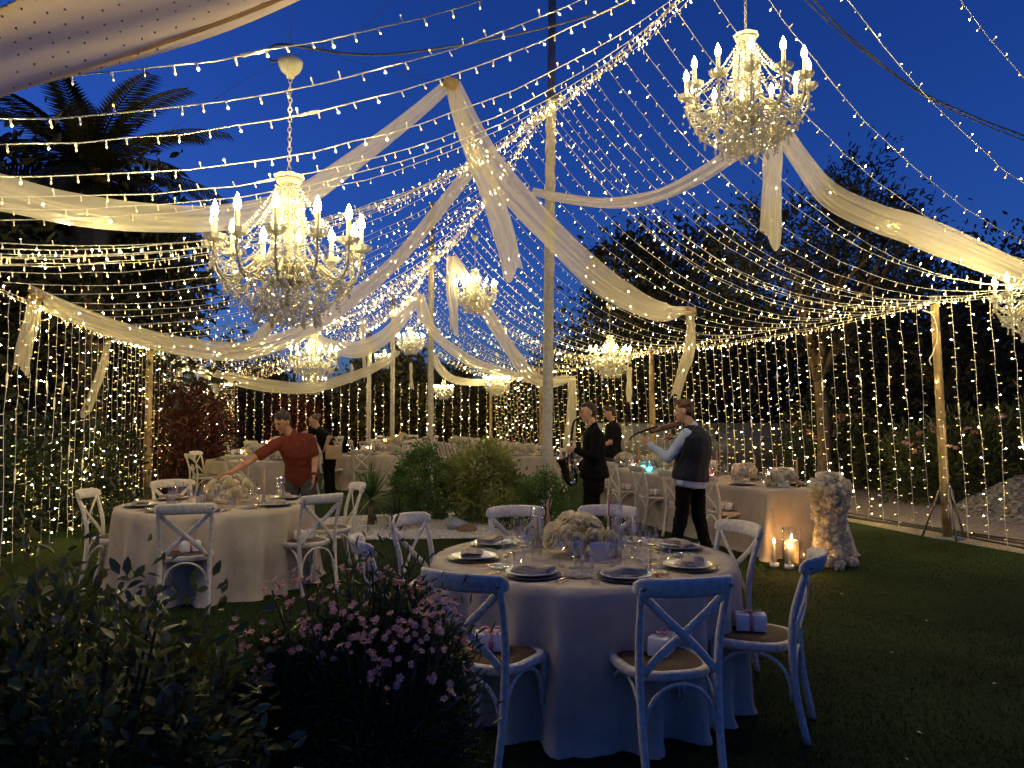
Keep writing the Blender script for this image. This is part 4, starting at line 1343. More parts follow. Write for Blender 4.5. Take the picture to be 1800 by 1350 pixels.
def flame(parent, z, s=1.0, x=0, y=0):
    mb = MB(); mb.lathe([(.0005, z), (.004 * s, z + .006 * s), (.0055 * s, z + .013 * s), (.003 * s, z + .026 * s), (.0004, z + .038 * s)], 8, c=(x, y, 0)); mb.build('flame', M['flame'], parent)
def hurricane(loc, label, r, h, ch, lit=True, group='pillar candles in glass cylinders', cr=None, s=1.0):
    """pillar candle inside a clear glass cylinder"""
    t = thing('candle_in_glass', label, 'candle', loc, 0, group)
    cr = cr or r * .68
    mb = MB(); mb.lathe([(.001, .005), (cr, .005), (cr, ch - .004), (cr - .004, ch), (.012, ch - .004), (.001, ch - .006)], 20); mb.build('candle', M['wax'], t)
    mb = MB(); mb.lathe([(.001, .001), (r, .001), (r, h), (r - .003, h), (r - .003, .004), (.001, .004)], 24); mb.build('glass_cylinder', M['glass'], t)
    if lit: flame(t, ch, s)
    return t
def taper(loc, label, h=1.0, group='tall taper candles', stick=True, lean=0.0):
    t = thing('taper_candle', label, 'candle', loc, 0, group)
    mb = MB(); mb.lathe([(.001, 0), (.035, 0), (.036, .004), (.010, .010), (.007, .03), (.012, .05), (.012, .06), (.001, .06)], 16); mb.build('holder', M['gold'], t)
    o = link('candle', TAPER, t); o.location = (0, 0, .05); o.scale = (1, 1, h)
    return t

# ------------------------------------------------------------------ gift boxes
def make_gift():
    t = thing('gift_box', 'gift', 'box')
    mb = MB(); mb.rbox((0, 0, .042), (.155, .095, .084), .004); mb.build('carton', M['card'], t)
    mb = MB(); mb.box((0, 0, .0425), (.022, .0972, .0866)); mb.build('ribbon_band', M['ribbon'], t)
    mb = MB()
    for s_ in (-1, 1):
        pts = spline([(0, 0, .088), (s_ * .02, .012, .102), (s_ * .045, .004, .104), (s_ * .048, -.012, .094), (s_ * .02, -.008, .09), (0, 0, .088)], 14)
        mb.tube(pts, .010, 6, flat=(.9, .25), up=(0, 1, .3))
        mb.tube(spline([(0, 0, .09), (s_ * .02, -.03, .092), (s_ * .03, -.05, .088)], 6), .008, 6, flat=(.9, .2), up=(0, 1, .3))
    mb.ball((0, 0, .092), .009, 8, 5)
    mb.build('bow', M['ribbon'], t)
    return t
GIFT = make_gift(); GU = [False]
def gift_on(ch, label, dx=0.0, dy=-.02, rz=.3):
    p = ch.matrix_basis @ Vector((dx, dy, .474))
    return place(GIFT, GU, p, ch.rotation_euler.z + rz, label, 'gift boxes left on the chairs')

# ================================================================== HERO TABLE
HX_, HY_ = .43, 4.68
T1 = round_table((HX_, HY_, 0), 'nearest round table under a floor-length taupe linen cloth', 2)
heroc = [('front left chair', -.235, 3.50), ('front right chair', .76, 3.38), ('right-hand chair', 1.54, 3.98), ('rear right chair', 1.50, 5.08), ('back right chair', .75, 6.02), ('back left chair', .02, 5.98), ('rear left chair', -.74, 5.5), ('left-hand chair', -.86, 4.46)]
desc = {'front left chair': 'white cross-back chair at the nearest table, half hidden by the pink oleander',
        'front right chair': 'white cross-back chair nearest the camera, its full back and X showing',
        'right-hand chair': 'white cross-back chair seen from the side on the open lawn side of the nearest table',
        'rear right chair': 'white cross-back chair between nearest table and the candlelit long table',
        'back right chair': 'white cross-back chair behind the nearest table, in front of the saxophonist',
        'back left chair': 'white cross-back chair behind the nearest table, in front of the small round shrub',
        'rear left chair': 'white cross-back chair left of the nearest table with its X facing the pebble bed',
        'left-hand chair': 'white cross-back chair left of the nearest table, seen almost edge-on above the oleander'}
HC = {}
for i, (nm, x, y) in enumerate(heroc):
    ex = {'left-hand chair': .15, 'right-hand chair': .12, 'rear left chair': .12, 'front right chair': -.04}.get(nm, 0.0)
    HC[nm] = chair_at(x, y, HX_, HY_, desc[nm], 'cross-back chairs at the nearest table', ex)
bpy.context.view_layer.update()
gift_on(HC['front left chair'], 'white gift box with pink bow on the chair beside the oleander', -.02, .02, .5)
gift_on(HC['front right chair'], 'white gift box with pink ribbon seen through the nearest chair back', .03, .06, .9)
gift_on(HC['right-hand chair'], 'white gift box with pink bow on the side-on lawn chair', .02, .02, PI / 2 + .25)
gift_on(HC['rear right chair'], 'white gift box on the chair facing the long table', 0, .05, .2)
for i, (nm, x, y) in enumerate(heroc):
    ang = math.atan2(y - HY_, x - HX_)
    if nm == 'right-hand chair': ang = R(-35)
    setting(HX_, HY_, ang, .9, 'before the %s of the nearest table' % nm, 'place settings of the nearest table', seed=i)
bouquet((HX_ - .03, HY_ + .02, TH + .004), 'cream peony ball in the middle of the nearest table', 18, .155, 1)
taper((HX_ - .20, HY_ + .28, TH + .004), 'terracotta taper candle left of the peonies on the nearest table', 1.05)
taper((HX_ + .20, HY_ + .36, TH + .004), 'taller terracotta taper candle right of the peonies on the nearest table', 1.15)
hurricane((HX_ - .27, HY_ + .30, TH + .004), 'white candle in a glass cylinder left of the peonies on the nearest table', .042, .26, .20, False, cr=.016)
hurricane((HX_ + .26, HY_ + .40, TH + .004), 'white candle in a tall glass cylinder behind the peonies on the nearest table', .036, .28, .18, False, cr=.016)
hurricane((HX_ + .20, HY_ - .02, TH + .004), 'slim unlit candle right of the peonies on the nearest table', .03, .17, .13, False, cr=.014)
mb = MB(); mb.rbox((0, 0, .055), (.12, .012, .11), .003); o = mb.build('frosted_card', glassy('frosted acrylic', (.8, .8, .95), .35, .6, .3, .3)); o.location = (HX_ + .08, HY_ - .20, TH + .005); o.rotation_euler = (0, 0, .15)
tag(o, 'small frosted acrylic card standing before the peonies on the nearest table', 'card')

# ================================================================== LEFT TABLE
LX_, LY_ = -2.86, 7.5
round_table((LX_, LY_, 0), 'round table with taupe cloth at the left where the red-shirted man leans in', 5)
lc = [('front chair', -2.62, 6.2, 'white cross-back chair before the left table, behind the dark leafy shrub'), ('left chair', -4.05, 7.35, 'white cross-back chair at the far left of the left table by the light curtain'),
      ('right chair', -1.70, 6.95, 'white cross-back chair right of the left table beside the oleander'), ('rear right chair', -1.62, 8.1, 'white cross-back chair behind the left table beside the spiky yucca'),
      ('rear left chair', -3.75, 8.5, 'white cross-back chair behind the left table near the red shrub')]
LC = {}
for i, (nm, x, y, ds) in enumerate(lc):
    LC[nm] = chair_at(x, y, LX_, LY_, ds, 'cross-back chairs at the left table', {'front chair': .18, 'right chair': -.3}.get(nm, 0))
bpy.context.view_layer.update()
gift_on(LC['front chair'], 'white gift box on the chair behind the dark leafy shrub', .03, .03, .25)
gift_on(LC['left chair'], 'white gift box on the far left chair by the light curtain', 0, .02, .1)
gift_on(LC['right chair'], 'white gift box on the chair right of the left table', 0, .02, .3)
for i, a in enumerate((-80, -20, 35, 95, 150, 205, 250)):
    setting(LX_, LY_, R(a), .9, 'at the %s place round the left table from its front' % nth(i), 'place settings of the left table', ('goblet', 'wine_glass', 'tumbler'), i in (0, 1, 6), seed=20 + i)
bouquet((LX_ + .12, LY_ + .05, TH + .004), 'cream flower mound on the left table', 12, .19, 7, 1.4)
taper((LX_ + .42, LY_ + .10, TH + .004), 'terracotta taper candle right of the flowers on the left table', 1.1)
hurricane((LX_ - .15, LY_ + .18, TH + .004), 'lit candle in a frosted glass on the left table', .05, .17, .10, True, cr=.034)
hurricane((LX_ + .06, LY_ + .42, TH + .004), 'glass candle cylinder at the back of the left table', .045, .14, .08, True, cr=.03)
hurricane((LX_ + .52, LY_ + .3, TH + .004), 'tall clear glass cylinder at the right of the left table', .035, .24, .1, False, cr=.015)
hurricane((LX_ - .12, LY_ - .08, TH + .004), 'white votive candle before the flowers on the left table', .028, .11, .09, False, cr=.02)

# ================================================================== LONG TABLE ON THE RIGHT
U = Vector((-.30, .954, 0)); W_ = Vector((.954, .30, 0))
A_ = Vector((2.90, 8.72, 0)); LL, LW = 5.0, .95
cc = A_ + U * (LL / 2) + W_ * (LW / 2)
T3, rz3 = rect_table((cc.x, cc.y), (U.x, U.y), LW, LL, 'long candlelit table with taupe cloth ending at the flower pillar', 9)
def on_long(s, w, dz=0.004):
    p = A_ + U * s + W_ * w
    return (p.x, p.y, TH + dz)
for i in range(5):
    s_ = .75 + i * .92
    b = A_ + U * s_ - W_ * .36
    c = chair_at(b.x, b.y, (b + W_).x, (b + W_).y, 'white cross-back chair along the violinist side of the long table, %s from its near end' % nth(i), 'chairs on the near side of the long table', .06 * math.sin(i * 3))
    bpy.context.view_layer.update()
    gift_on(c, 'white gift box on the %s chair along the violinist side of the long table' % nth(i), 0, .02, .1)
    b = A_ + U * (s_ - .22) + W_ * (LW + .34)
    chair_at(b.x, b.y, (b - W_).x, (b - W_).y, 'white cross-back chair along the curtain side of the long table, %s from the flower pillar' % nth(i), 'chairs on the far side of the long table', .05)
    for sd, wv, ws in ((-1, .17, 'on the violinist side of the long table'), (1, LW - .17, 'on the curtain side of the long table')):
        p = on_long(s_ - (.22 if sd > 0 else 0), wv)
        k_ = '%s place %s' % (nth(i), ws)
        obj_at('charger', CHARGER, p, 0, 'dark under plate at the ' + k_, 'plate', 'settings of the long table')
        obj_at('plate', PLATE, (p[0], p[1], p[2] + .011), 0, 'white plate at the ' + k_, 'plate', 'settings of the long table')
        obj_at('napkin', NAP[i % 3], (p[0], p[1], p[2] + .022), rz3 + .2 * i, 'taupe napkin at the ' + k_, 'napkin', 'settings of the long table')
        for j, gk in enumerate(('goblet', 'wine_glass', 'tumbler')):
            q = on_long(s_ + .15 + .09 * j, wv + (.14 if sd < 0 else -.14) + .03 * (j % 2))
            glass_at(gk, q, 'at the ' + k_, 'glasses on the long table')
for i in range(6):
    small_bouquet(on_long(.35 + i * .85, .46 + .05 * math.sin(i * 2)), 'white flower head on the long table, %s from the flower pillar' % nth(i), 40 + i, .16, 260, 'flower heads along the long table')
for i, (s_, w_, h_) in enumerate(((.30, .62, 1.25), (.42, .70, 1.1), (.60, .55, 1.3), (.95, .30, 1.0), (1.2, .66, 1.2), (1.9, .40, 1.1), (2.0, .6, 1.3), (2.7, .45, 1.2), (3.4, .5, 1.25), (3.5, .35, 1.0), (4.2, .5, 1.2))):
    taper(on_long(s_, w_), 'terracotta taper candle on the long table, %s from the flower pillar' % nth(i), h_, 'tapers along the long table')
for i, (s_, w_) in enumerate(((.55, .40), (1.5, .55), (2.35, .42))):
    hurricane(on_long(s_, w_), 'lit candle in glass on the long table, %s from the flower pillar' % nth(i), .04, .2, .13, True, 'glass candles of the long table')
def led_vase(p, col, nm):
    t = thing('glowing_vase', 'glass vase glowing %s on the long table' % nm, 'vase', p, 0, 'vases with coloured lights')
    mb = MB(); mb.lathe([(.001, .002), (.06, .002), (.062, .02), (.062, .17), (.059, .17), (.059, .01), (.001, .008)], 20); mb.build('glass_wall', M['glass'], t)
    mb = MB(); rd = random.Random(hash(nm) % 99)
    for k in range(26):
        an = rd.uniform(0, 6.28); r_ = rd.uniform(0, .045)
        mb.octa((r_ * math.cos(an), r_ * math.sin(an), rd.uniform(.02, .075)), .013, .015, (rd.uniform(-1, 1), rd.uniform(-1, 1), 1))
    o = mb.build('glowing_crystals', emit('led ' + nm, col, 7.0), t, False); o['kind'] = 'stuff'
led_vase(on_long(3.1, .12), (.05, .75, .95), 'turquoise')
led_vase(on_long(3.32, .14), (.10, .9, .45), 'sea green')
led_vase(on_long(1.78, .15), (.35, .95, .20), 'light green')
led_vase(on_long(1.46, .14), (1.0, .16, .16), 'red')
led_vase(on_long(3.75, .16), (1.0, .55, .25), 'amber')
# flower pillar and floor candles at the near end
FP = Vector((3.42, 8.32, 0))
t = thing('flower_pillar', 'waist-high pillar of white hydrangea at the end of the long table', 'flowers', FP)
mb = MB()
rings = []
prof = []
for i in range(15):
    z = .01 + .93 * i / 14
    r_ = .165 + .04 * math.cos(z * 7.2) - .03 * (z / .94) + (.03 if z < .12 else 0)
    if i == 14: r_ *= .55
    prof.append((r_, z))
def fp_r(a, z):
    zz = max(0, min(.93, z)); i = min(13, int(zz / .93 * 14)); f = zz / .93 * 14 - i
    r_ = prof[i][0] * (1 - f) + prof[i + 1][0] * f
    return r_ * (1 + .11 * math.sin(a * 3 + z * 9) + .09 * math.sin(a * 5 - z * 13) + .06 * math.sin(a * 9 + z * 31))
rings = [[(.80 * fp_r(2 * PI * k / 20, z) * math.cos(2 * PI * k / 20), .80 * fp_r(2 * PI * k / 20, z) * math.sin(2 * PI * k / 20), z) for k in range(20)] for (r_, z) in prof]
mb.rings(rings); mb.build('flower_core', M['stalks'], t)
rd = random.Random(77)
for i in range(120):
    z = .04 + .90 * (i / 119); an = 2.399 * i + rd.uniform(-.2, .2)
    r_ = fp_r(an, z) * .93 if z < .88 else fp_r(an, z) * rd.uniform(.2, .8)
    o = link('hydrangea_head', HEADS[i % 3], t)
    o.location = (r_ * math.cos(an), r_ * math.sin(an), z); o.rotation_euler = (rd.uniform(0, 3), rd.uniform(0, 3), an); s_ = rd.uniform(.8, 1.15); o.scale = (s_,) * 3
hurricane(P(1392, 990, 8.28) * V(1, 1, 0) if False else (P(1392, 990, 8.3).x, 8.3, .01), 'large lit pillar candle in a glass cylinder on the grass by the flower pillar', .10, .40, .27, True, 'floor candles', cr=.072, s=1.6)
def floor_taper(px, d_, h, label):
    t = thing('floor_candle', label, 'candle', ((px - 900) / F * d_, d_, .006), 0, 'floor candles')
    mb = MB(); mb.lathe([(.001, 0), (.045, 0), (.05, .02), (.048, .045), (.02, .045), (.018, .03), (.001, .03)], 18); mb.build('dish', M['china'], t)
    mb = MB(); mb.lathe([(.001, .03), (.012, .03), (.011, h), (.001, h + .003)], 12); mb.build('candle', M['wax'], t)
    flame(t, h, 1.3)
floor_taper(1357, 8.25, .25, 'lit thin candle in a white dish on the grass by the table corner')
floor_taper(1383, 8.15, .22, 'lit thin candle in a white dish beside the large glass cylinder')
hurricane((P(1420, 990, 8.15).x, 8.1, .01), 'lit candle in a wide low glass on the grass beside the flower pillar', .075, .20, .08, True, 'floor candles', cr=.05, s=1.3)

# ================================================================== TABLES FURTHER BACK
rb = random.Random(21)
def far_table(cx, cy_, what, seed, nch=7, Rt=.9, glasses=10):
    round_table((cx, cy_, 0), 'round cloth-covered table ' + what, seed, Rt)
    for i in range(nch):
        a = 2 * PI * i / nch + seed * .7
        x, y = cx + (Rt + .38) * math.cos(a), cy_ + (Rt + .38) * math.sin(a)
        chair_at(x, y, cx, cy_, 'white cross-back chair %s round the table %s' % (nth(i), what), 'chairs at the table ' + what)
        p = (cx + Rt * .74 * math.cos(a), cy_ + Rt * .74 * math.sin(a), TH + .004)
        obj_at('charger', CHARGER, p, 0, nth(i) + ' dark under plate round the table ' + what, 'plate', 'plates on the table ' + what)
        obj_at('napkin', NAP[i % 3], (p[0], p[1], p[2] + .011), a, nth(i) + ' taupe napkin round the table ' + what, 'napkin', 'napkins on the table ' + what)
    for i in range(glasses):
        a = 2.4 * i + seed; r_ = Rt * (.36 + .14 * (i % 3) / 2)
        glass_at(('goblet', 'wine_glass', 'tumbler')[i % 3], (cx + r_ * math.cos(a), cy_ + r_ * math.sin(a), TH + .004), '%s on the table %s' % (nth(i), what), 'glasses on the table ' + what)
    small_bouquet((cx, cy_, TH + .004), 'white flower mound on the table ' + what, seed + 60, .2, 300)
    taper((cx + .22, cy_ - .1, TH + .004), 'taper candle on the table ' + what, 1.15, 'tapers on the table ' + what)
    hurricane((cx - .24, cy_ - .05, TH + .004), 'lit glass candle on the table ' + what, .045, .2, .12, True, 'glass candles of the far tables', s=1.4)
far_table(-5.15, 15.4, 'behind the man in the red shirt', 3)
far_table(-3.05, 17.6, 'left of the planted island behind the yucca', 4)
far_table(-6.6, 21.5, 'far left beside the red shrub', 5, 6)
far_table(-3.6, 23.2, 'beyond the second wrapped pole', 6, 6)
far_table(-7.2, 27.2, 'at the far left near the back curtain', 7, 6, glasses=6)
far_table(-4.0, 28.2, 'at the back curtain behind the poles', 8, 6, glasses=6)
# second long table behind the island
A2 = Vector((.05, 16.2, 0)); L2 = 8.0
c2 = A2 + U * (L2 / 2) + W_ * .475
T4, _ = rect_table((c2.x, c2.y), (U.x, U.y), .95, L2, 'long flower-filled table behind the planted island and tall pole', 12)
for i in range(9):
    b = A2 + U * (.45 + i * .87) - W_ * .36
    chair_at(b.x, b.y, (b + W_).x, (b + W_).y, 'white cross-back chair left of the table behind the island, %s from its near end' % nth(i), 'chairs left of the table behind the island')
    b = A2 + U * (.45 + i * .87) + W_ * (.95 + .36)
    chair_at(b.x, b.y, (b - W_).x, (b - W_).y, 'white cross-back chair right of the table behind the island, %s from its near end' % nth(i), 'chairs right of the table behind the island')
    p = A2 + U * (.45 + i * .87)
    for wv in (.18, .77):
        q = p + W_ * wv
        obj_at('charger', CHARGER, (q.x, q.y, TH + .004), 0, '%s dark under plate %s of the table behind the island' % (nth(i), 'left' if wv < .4 else 'right'), 'plate', 'plates on the table behind the island')
        q = p + W_ * (wv + (.16 if wv < .4 else -.16)) + U * .2
        glass_at('goblet', (q.x, q.y, TH + .004), '%s on the %s side of the table behind the island' % (nth(i), 'left' if wv < .4 else 'right'), 'glasses on the table behind the island')
        q = q + U * .1
        glass_at('wine_glass', (q.x, q.y, TH + .004), '%s on the %s side of the table behind the island' % (nth(i), 'left' if wv < .4 else 'right'), 'glasses on the table behind the island')
    q = p + W_ * .47
    small_bouquet((q.x, q.y, TH + .004), 'white flower head on the table behind the island, %s from its near end' % nth(i), 80 + i, .19, 260, 'flower heads on the table behind the island')
    q = p + W_ * .5 + U * .38
    taper((q.x, q.y, TH + .004), 'taper candle on the table behind the island, %s from its near end' % nth(i), 1.25, 'tapers on the table behind the island')

# ================================================================== PEOPLE
def cone_prim(mb, a, b, ra, rb, n=10):
    a, b = Vector(a), Vector(b)
    t = (b - a)
    L = t.length
    if L < 1e-5: return mb.ball(a, ra, n, 8)
    t.normalize()
    u = t.orthogonal().normalized(); w = t.cross(u)
    rings = []
    for k in range(0, 4):
        an = -PI / 2 + PI / 2 * k / 3
        rings.append([a + t * (ra * math.sin(an)) + (u * math.cos(2 * PI * i / n) + w * math.sin(2 * PI * i / n)) * max(1e-4, ra * math.cos(an)) for i in range(n)])
    for k in range(0, 4):
        an = PI / 2 * k / 3
        rings.append([b + t * (rb * math.sin(an)) + (u * math.cos(2 * PI * i / n) + w * math.sin(2 * PI * i / n)) * max(1e-4, rb * math.cos(an)) for i in range(n)])
    mb.rings(rings)
def ell_prim(mb, c, ax, fwd, up, n=14, m=9):
    """ellipsoid with half axes ax along side, fwd, up"""
    fwd = Vector(fwd).normalized(); up = Vector(up); up = (up - fwd * up.dot(fwd)).normalized(); side = fwd.cross(up)
    c = Vector(c)
    rings = []
    for i in range(m + 1):
        z = -math.cos(PI * i / m); q = max(1e-3, math.sin(PI * i / m))
        rings.append([c + side * (ax[0] * q * math.cos(2 * PI * k / n)) + fwd * (ax[1] * q * math.sin(2 * PI * k / n)) + up * (ax[2] * z) for k in range(n)])
    mb.rings(rings)
def limb(mb, pts, rad):
    for (a, b, ra, rb) in zip(pts[:-1], pts[1:], rad[:-1], rad[1:]):
        cone_prim(mb, a, b, ra, rb)
def torso(mb, J, g=0.0, z0=0.0, z1=1.0, wmul=1.0, belly=0.0, flare=0.0):
    pel, che, nk = Vector(J['pelvis']), Vector(J['chest']), Vector(J['neck'])
    side = (Vector(J['shR']) - Vector(J['shL'])).normalized()
    hs = (Vector(J['hipR']) - Vector(J['hipL'])).normalized()
    down = (pel - che).normalized()
    path = spline([pel + down * .10, pel, pel.lerp(che, .5), che, che.lerp(nk, .6), nk], 22)
    ws = np.interp(np.linspace(0, 1, 22), [0, .2, .4, .6, .8, .93, 1], [.150, .170, .145, .170, .180, .105, .06])
    ds = np.interp(np.linspace(0, 1, 22), [0, .2, .4, .6, .8, .93, 1], [.095, .115, .105 + belly, .122, .105, .075, .058])
    rings = []
    for i, p in enumerate(path):
        t = i / 21
        if t < z0 or t > z1: continue
        tg = (path[min(21, i + 1)] - path[max(0, i - 1)]).normalized()
        sd = hs.lerp(side, min(1, t * 1.4)); sd = (sd - tg * sd.dot(tg)).normalized()
        fw = tg.cross(sd)
        w = (ws[i] + g) * wmul + flare * max(0, .45 - t); d = ds[i] + g + flare * max(0, .45 - t)
        rings.append([p + sd * (w * math.copysign(abs(math.cos(2 * PI * k / 16)) ** .85, math.cos(2 * PI * k / 16))) + fw * (d * math.sin(2 * PI * k / 16)) for k in range(16)])
    mb.rings(rings)
def hand_prim(mb, wr, dirv, palm_n, curl=.5, thumb_side=1, s=1.0, spread=1.0):
    """palm, four bent fingers of unequal length and a thumb from the side of the palm"""
    wr = Vector(wr); d = Vector(dirv).normalized(); nrm = Vector(palm_n); nrm = (nrm - d * nrm.dot(d)).normalized(); sd = d.cross(nrm)
    for q in (-1, -.33, .33, 1):
        cone_prim(mb, wr + sd * q * .014 * s, wr + d * .085 * s + sd * q * .028 * s, .016 * s, .0125 * s, 8)
    for i, (q, L) in enumerate(((-1.0, .060), (-.33, .075), (.33, .080), (1.0, .070))):
        p = wr + d * .088 * s + sd * q * .028 * s * spread
        dd = d.copy(); r = .0092 * s
        for k, f in enumerate((.45, .32, .26)):
            ang = curl * (.5 + .6 * k) * 1.0
            dd = (d * math.cos(ang * 1.3) + nrm * math.sin(ang * 1.3)).normalized()
            p2 = p + dd * (L * f * s * 1.15)
            cone_prim(mb, p, p2, r, r * .9, 8); p = p2; r *= .92
    p = wr + d * .03 * s + sd * thumb_side * .026 * s
    p2 = p + (d * .6 + sd * thumb_side * .75 + nrm * .3).normalized() * .038 * s
    p3 = p2 + (d * .9 + nrm * (.3 + curl * .5)).normalized() * .032 * s
    cone_prim(mb, p, p2, .0125 * s, .0105 * s, 8); cone_prim(mb, p2, p3, .0100 * s, .008 * s, 8)
def head_prim(mb, c, fwd, up, s=1.0):
    c = Vector(c); f = Vector(fwd).normalized(); u = Vector(up); u = (u - f * u.dot(f)).normalized(); sd = f.cross(u)
    ell_prim(mb, c + u * .025 * s, (.075 * s, .095 * s, .095 * s), f, u)
    ell_prim(mb, c + f * .022 * s - u * .045 * s, (.060 * s, .070 * s, .075 * s), f, u)
    ell_prim(mb, c + f * .060 * s - u * .098 * s, (.028 * s, .026 * s, .022 * s), f, u)          # chin
    cone_prim(mb, c + f * .088 * s + u * .010 * s, c + f * .112 * s - u * .032 * s, .011 * s, .015 * s, 8)   # nose
    ell_prim(mb, c + f * .084 * s + u * .032 * s, (.052 * s, .014 * s, .010 * s), f, u)           # brow
    ell_prim(mb, c + f * .084 * s - u * .066 * s, (.026 * s, .013 * s, .011 * s), f, u)           # lips
    for q in (-1, 1):
        ell_prim(mb, c + sd * q * .077 * s - f * .008 * s - u * .005 * s, (.010 * s, .020 * s, .032 * s), f, u)
        ell_prim(mb, c + sd * q * .040 * s + f * .066 * s - u * .018 * s, (.022 * s, .020 * s, .018 * s), f, u)  # cheek
def remesh(mb, name, mt, parent, vox=.009, it=4, dec=.5, tex=0.0):
    o = mb.build(name, mt, None)
    md = o.modifiers.new('r', 'REMESH'); md.mode = 'VOXEL'; md.voxel_size = vox; md.use_smooth_shade = True
    sm = o.modifiers.new('s', 'SMOOTH'); sm.factor = .5; sm.iterations = it
    if tex:
        tx = bpy.data.textures.new('wrinkles', 'CLOUDS'); tx.noise_scale = .06
        dm = o.modifiers.new('d', 'DISPLACE'); dm.texture = tx; dm.strength = tex; dm.mid_level = .5
    if dec < 1:
        dc = o.modifiers.new('c', 'DECIMATE'); dc.ratio = dec
    dg = bpy.context.evaluated_depsgraph_get()
    me = bpy.data.meshes.new_from_object(o.evaluated_get(dg))
    me.name = name
    me.polygons.foreach_set('use_smooth', [True] * len(me.polygons))
    old = o.data
    o.modifiers.clear()
    o.data = me
    bpy.data.meshes.remove(old)
    if parent is not None: o.parent = parent
    return o

def person(label, root, J, top, bottom, skin='skin', hair='hair', style='short', curlL=.5, curlR=.5, s=1.0, belly=0.0, extra=None, coat=False, sleeveL='long', sleeveR='long', topname='shirt'):
    J = {k: Vector(v) for k, v in J.items()}
    # body: one continuous surface
    mb = MB()
    torso(mb, J)
    f, u = J['face'].normalized(), J['headup'].normalized()
    head_prim(mb, J['head'], f, u)
    cone_prim(mb, J['neck'] - Vector((0, 0, .02)), J['head'] - u * .06 - f * .012, .058, .052)
    for q in 'LR':
        limb(mb, [J['neck'].lerp(J['sh' + q], .35), J['sh' + q], J['el' + q], J['wr' + q]], [.055, .055, .041, .027])
        cone_prim(mb, J['sh' + q].lerp(J['el' + q], .15), J['sh' + q].lerp(J['el' + q], .6), .054, .047)
        cone_prim(mb, J['el' + q].lerp(J['wr' + q], .05), J['el' + q].lerp(J['wr' + q], .4), .042, .040)
        hd = J['hd' + q]; hn = J['hn' + q]
        hand_prim(mb, J['wr' + q], hd, hn, curlL if q == 'L' else curlR, 1 if q == 'L' else -1)
        limb(mb, [J['hip' + q], J['kn' + q], J['an' + q]], [.085, .058, .040])
        cone_prim(mb, J['kn' + q].lerp(J['an' + q], .12), J['kn' + q].lerp(J['an' + q], .45), .058, .055)
        cone_prim(mb, J['an' + q] - Vector((0, 0, .04)), J['an' + q] + J['toe'] * .16 - Vector((0, 0, .055)), .035, .028)
    body = remesh(mb, 'person', M[skin], None, .0065, 3, .45)
    body.location = root
    tag(body, label, 'person')
    # trousers
    mb = MB(); torso(mb, J, .006, 0, .30)
    for q in 'LR':
        limb(mb, [J['hip' + q] + Vector((0, 0, .03)), J['kn' + q], J['an' + q] + Vector((0, 0, .0))], [.104, .074, .060])
    remesh(mb, 'trousers', M[bottom], body, .011, 4, .6, .03)
    # top
    mb = MB(); torso(mb, J, .024, 0.0, .96, 1.02, belly, .16 if coat else .05)
    cone_prim(mb, J['neck'] - Vector((0, 0, .03)), J['neck'] + (J['head'] - J['neck']) * .12, .070, .064)
    if coat:
        pd = (J['pelvis'] - J['chest']).normalized()
        for q in 'LR':
            limb(mb, [J['pelvis'].lerp(J['hip' + q], .6), J['hip' + q] + Vector((0, 0, -.17))], [.14, .138])
    for q, sl in (('L', sleeveL), ('R', sleeveR)):
        if sl == 'none': continue
        a, e, w = J['sh' + q], J['el' + q], J['wr' + q]
        if sl == 'long':
            limb(mb, [J['neck'].lerp(a, .4), a, e, e.lerp(w, .93)], [.066, .068, .056, .040])
        else:
            limb(mb, [J['neck'].lerp(a, .4), a, a.lerp(e, .66)], [.066, .070, .068])
    remesh(mb, topname, M[top], body, .010, 4, .6, .022)
    # shoes
    for q in 'LR':
        mb = MB(); b = J['an' + q]
        cone_prim(mb, b - Vector((0, 0, .035)) - J['toe'] * .03, b - Vector((0, 0, .055)) + J['toe'] * .17, .047, .034)
        remesh(mb, 'shoe', M['shoe'], body, .012, 2, .8)
    # hair
    mb = MB(); c = J['head']
    if style == 'short':
        ell_prim(mb, c + u * .050 - f * .018, (.082, .094, .082), f, u)
        ell_prim(mb, c + u * .010 - f * .045, (.080, .066, .085), f, u)
        ell_prim(mb, c + u * .095 + f * .025, (.060, .060, .038), f, u)
    elif style == 'cropped':
        ell_prim(mb, c + u * .050 - f * .012, (.081, .094, .080), f, u)
        ell_prim(mb, c + u * .090 + f * .020, (.062, .066, .038), f, u)
        ell_prim(mb, c + u * .000 - f * .045, (.077, .060, .080), f, u)
    else:
        ell_prim(mb, c + u * .045 - f * .022, (.082, .094, .084), f, u)
        ell_prim(mb, c + u * .055 - f * .115, (.042, .040, .042), f, u)
    remesh(mb, 'hair', M[hair], body, .007, 1, .8, .03)
    sd = f.cross(u)
    for q in (-1, 1):
        mb = MB(); mb.ball(c + sd * q * .031 + f * .079 + u * .014, .0115, 8, 6, sc=(1, .8, .7)); mb.build('eye', M['eye'], body)
        mb = MB(); mb.tube([c + sd * q * .014 + f * .096 + u * .033, c + sd * q * .034 + f * .093 + u * .040, c + sd * q * .052 + f * .080 + u * .034], .0045, 5); mb.build('eyebrow', M[hair], body)
    return body

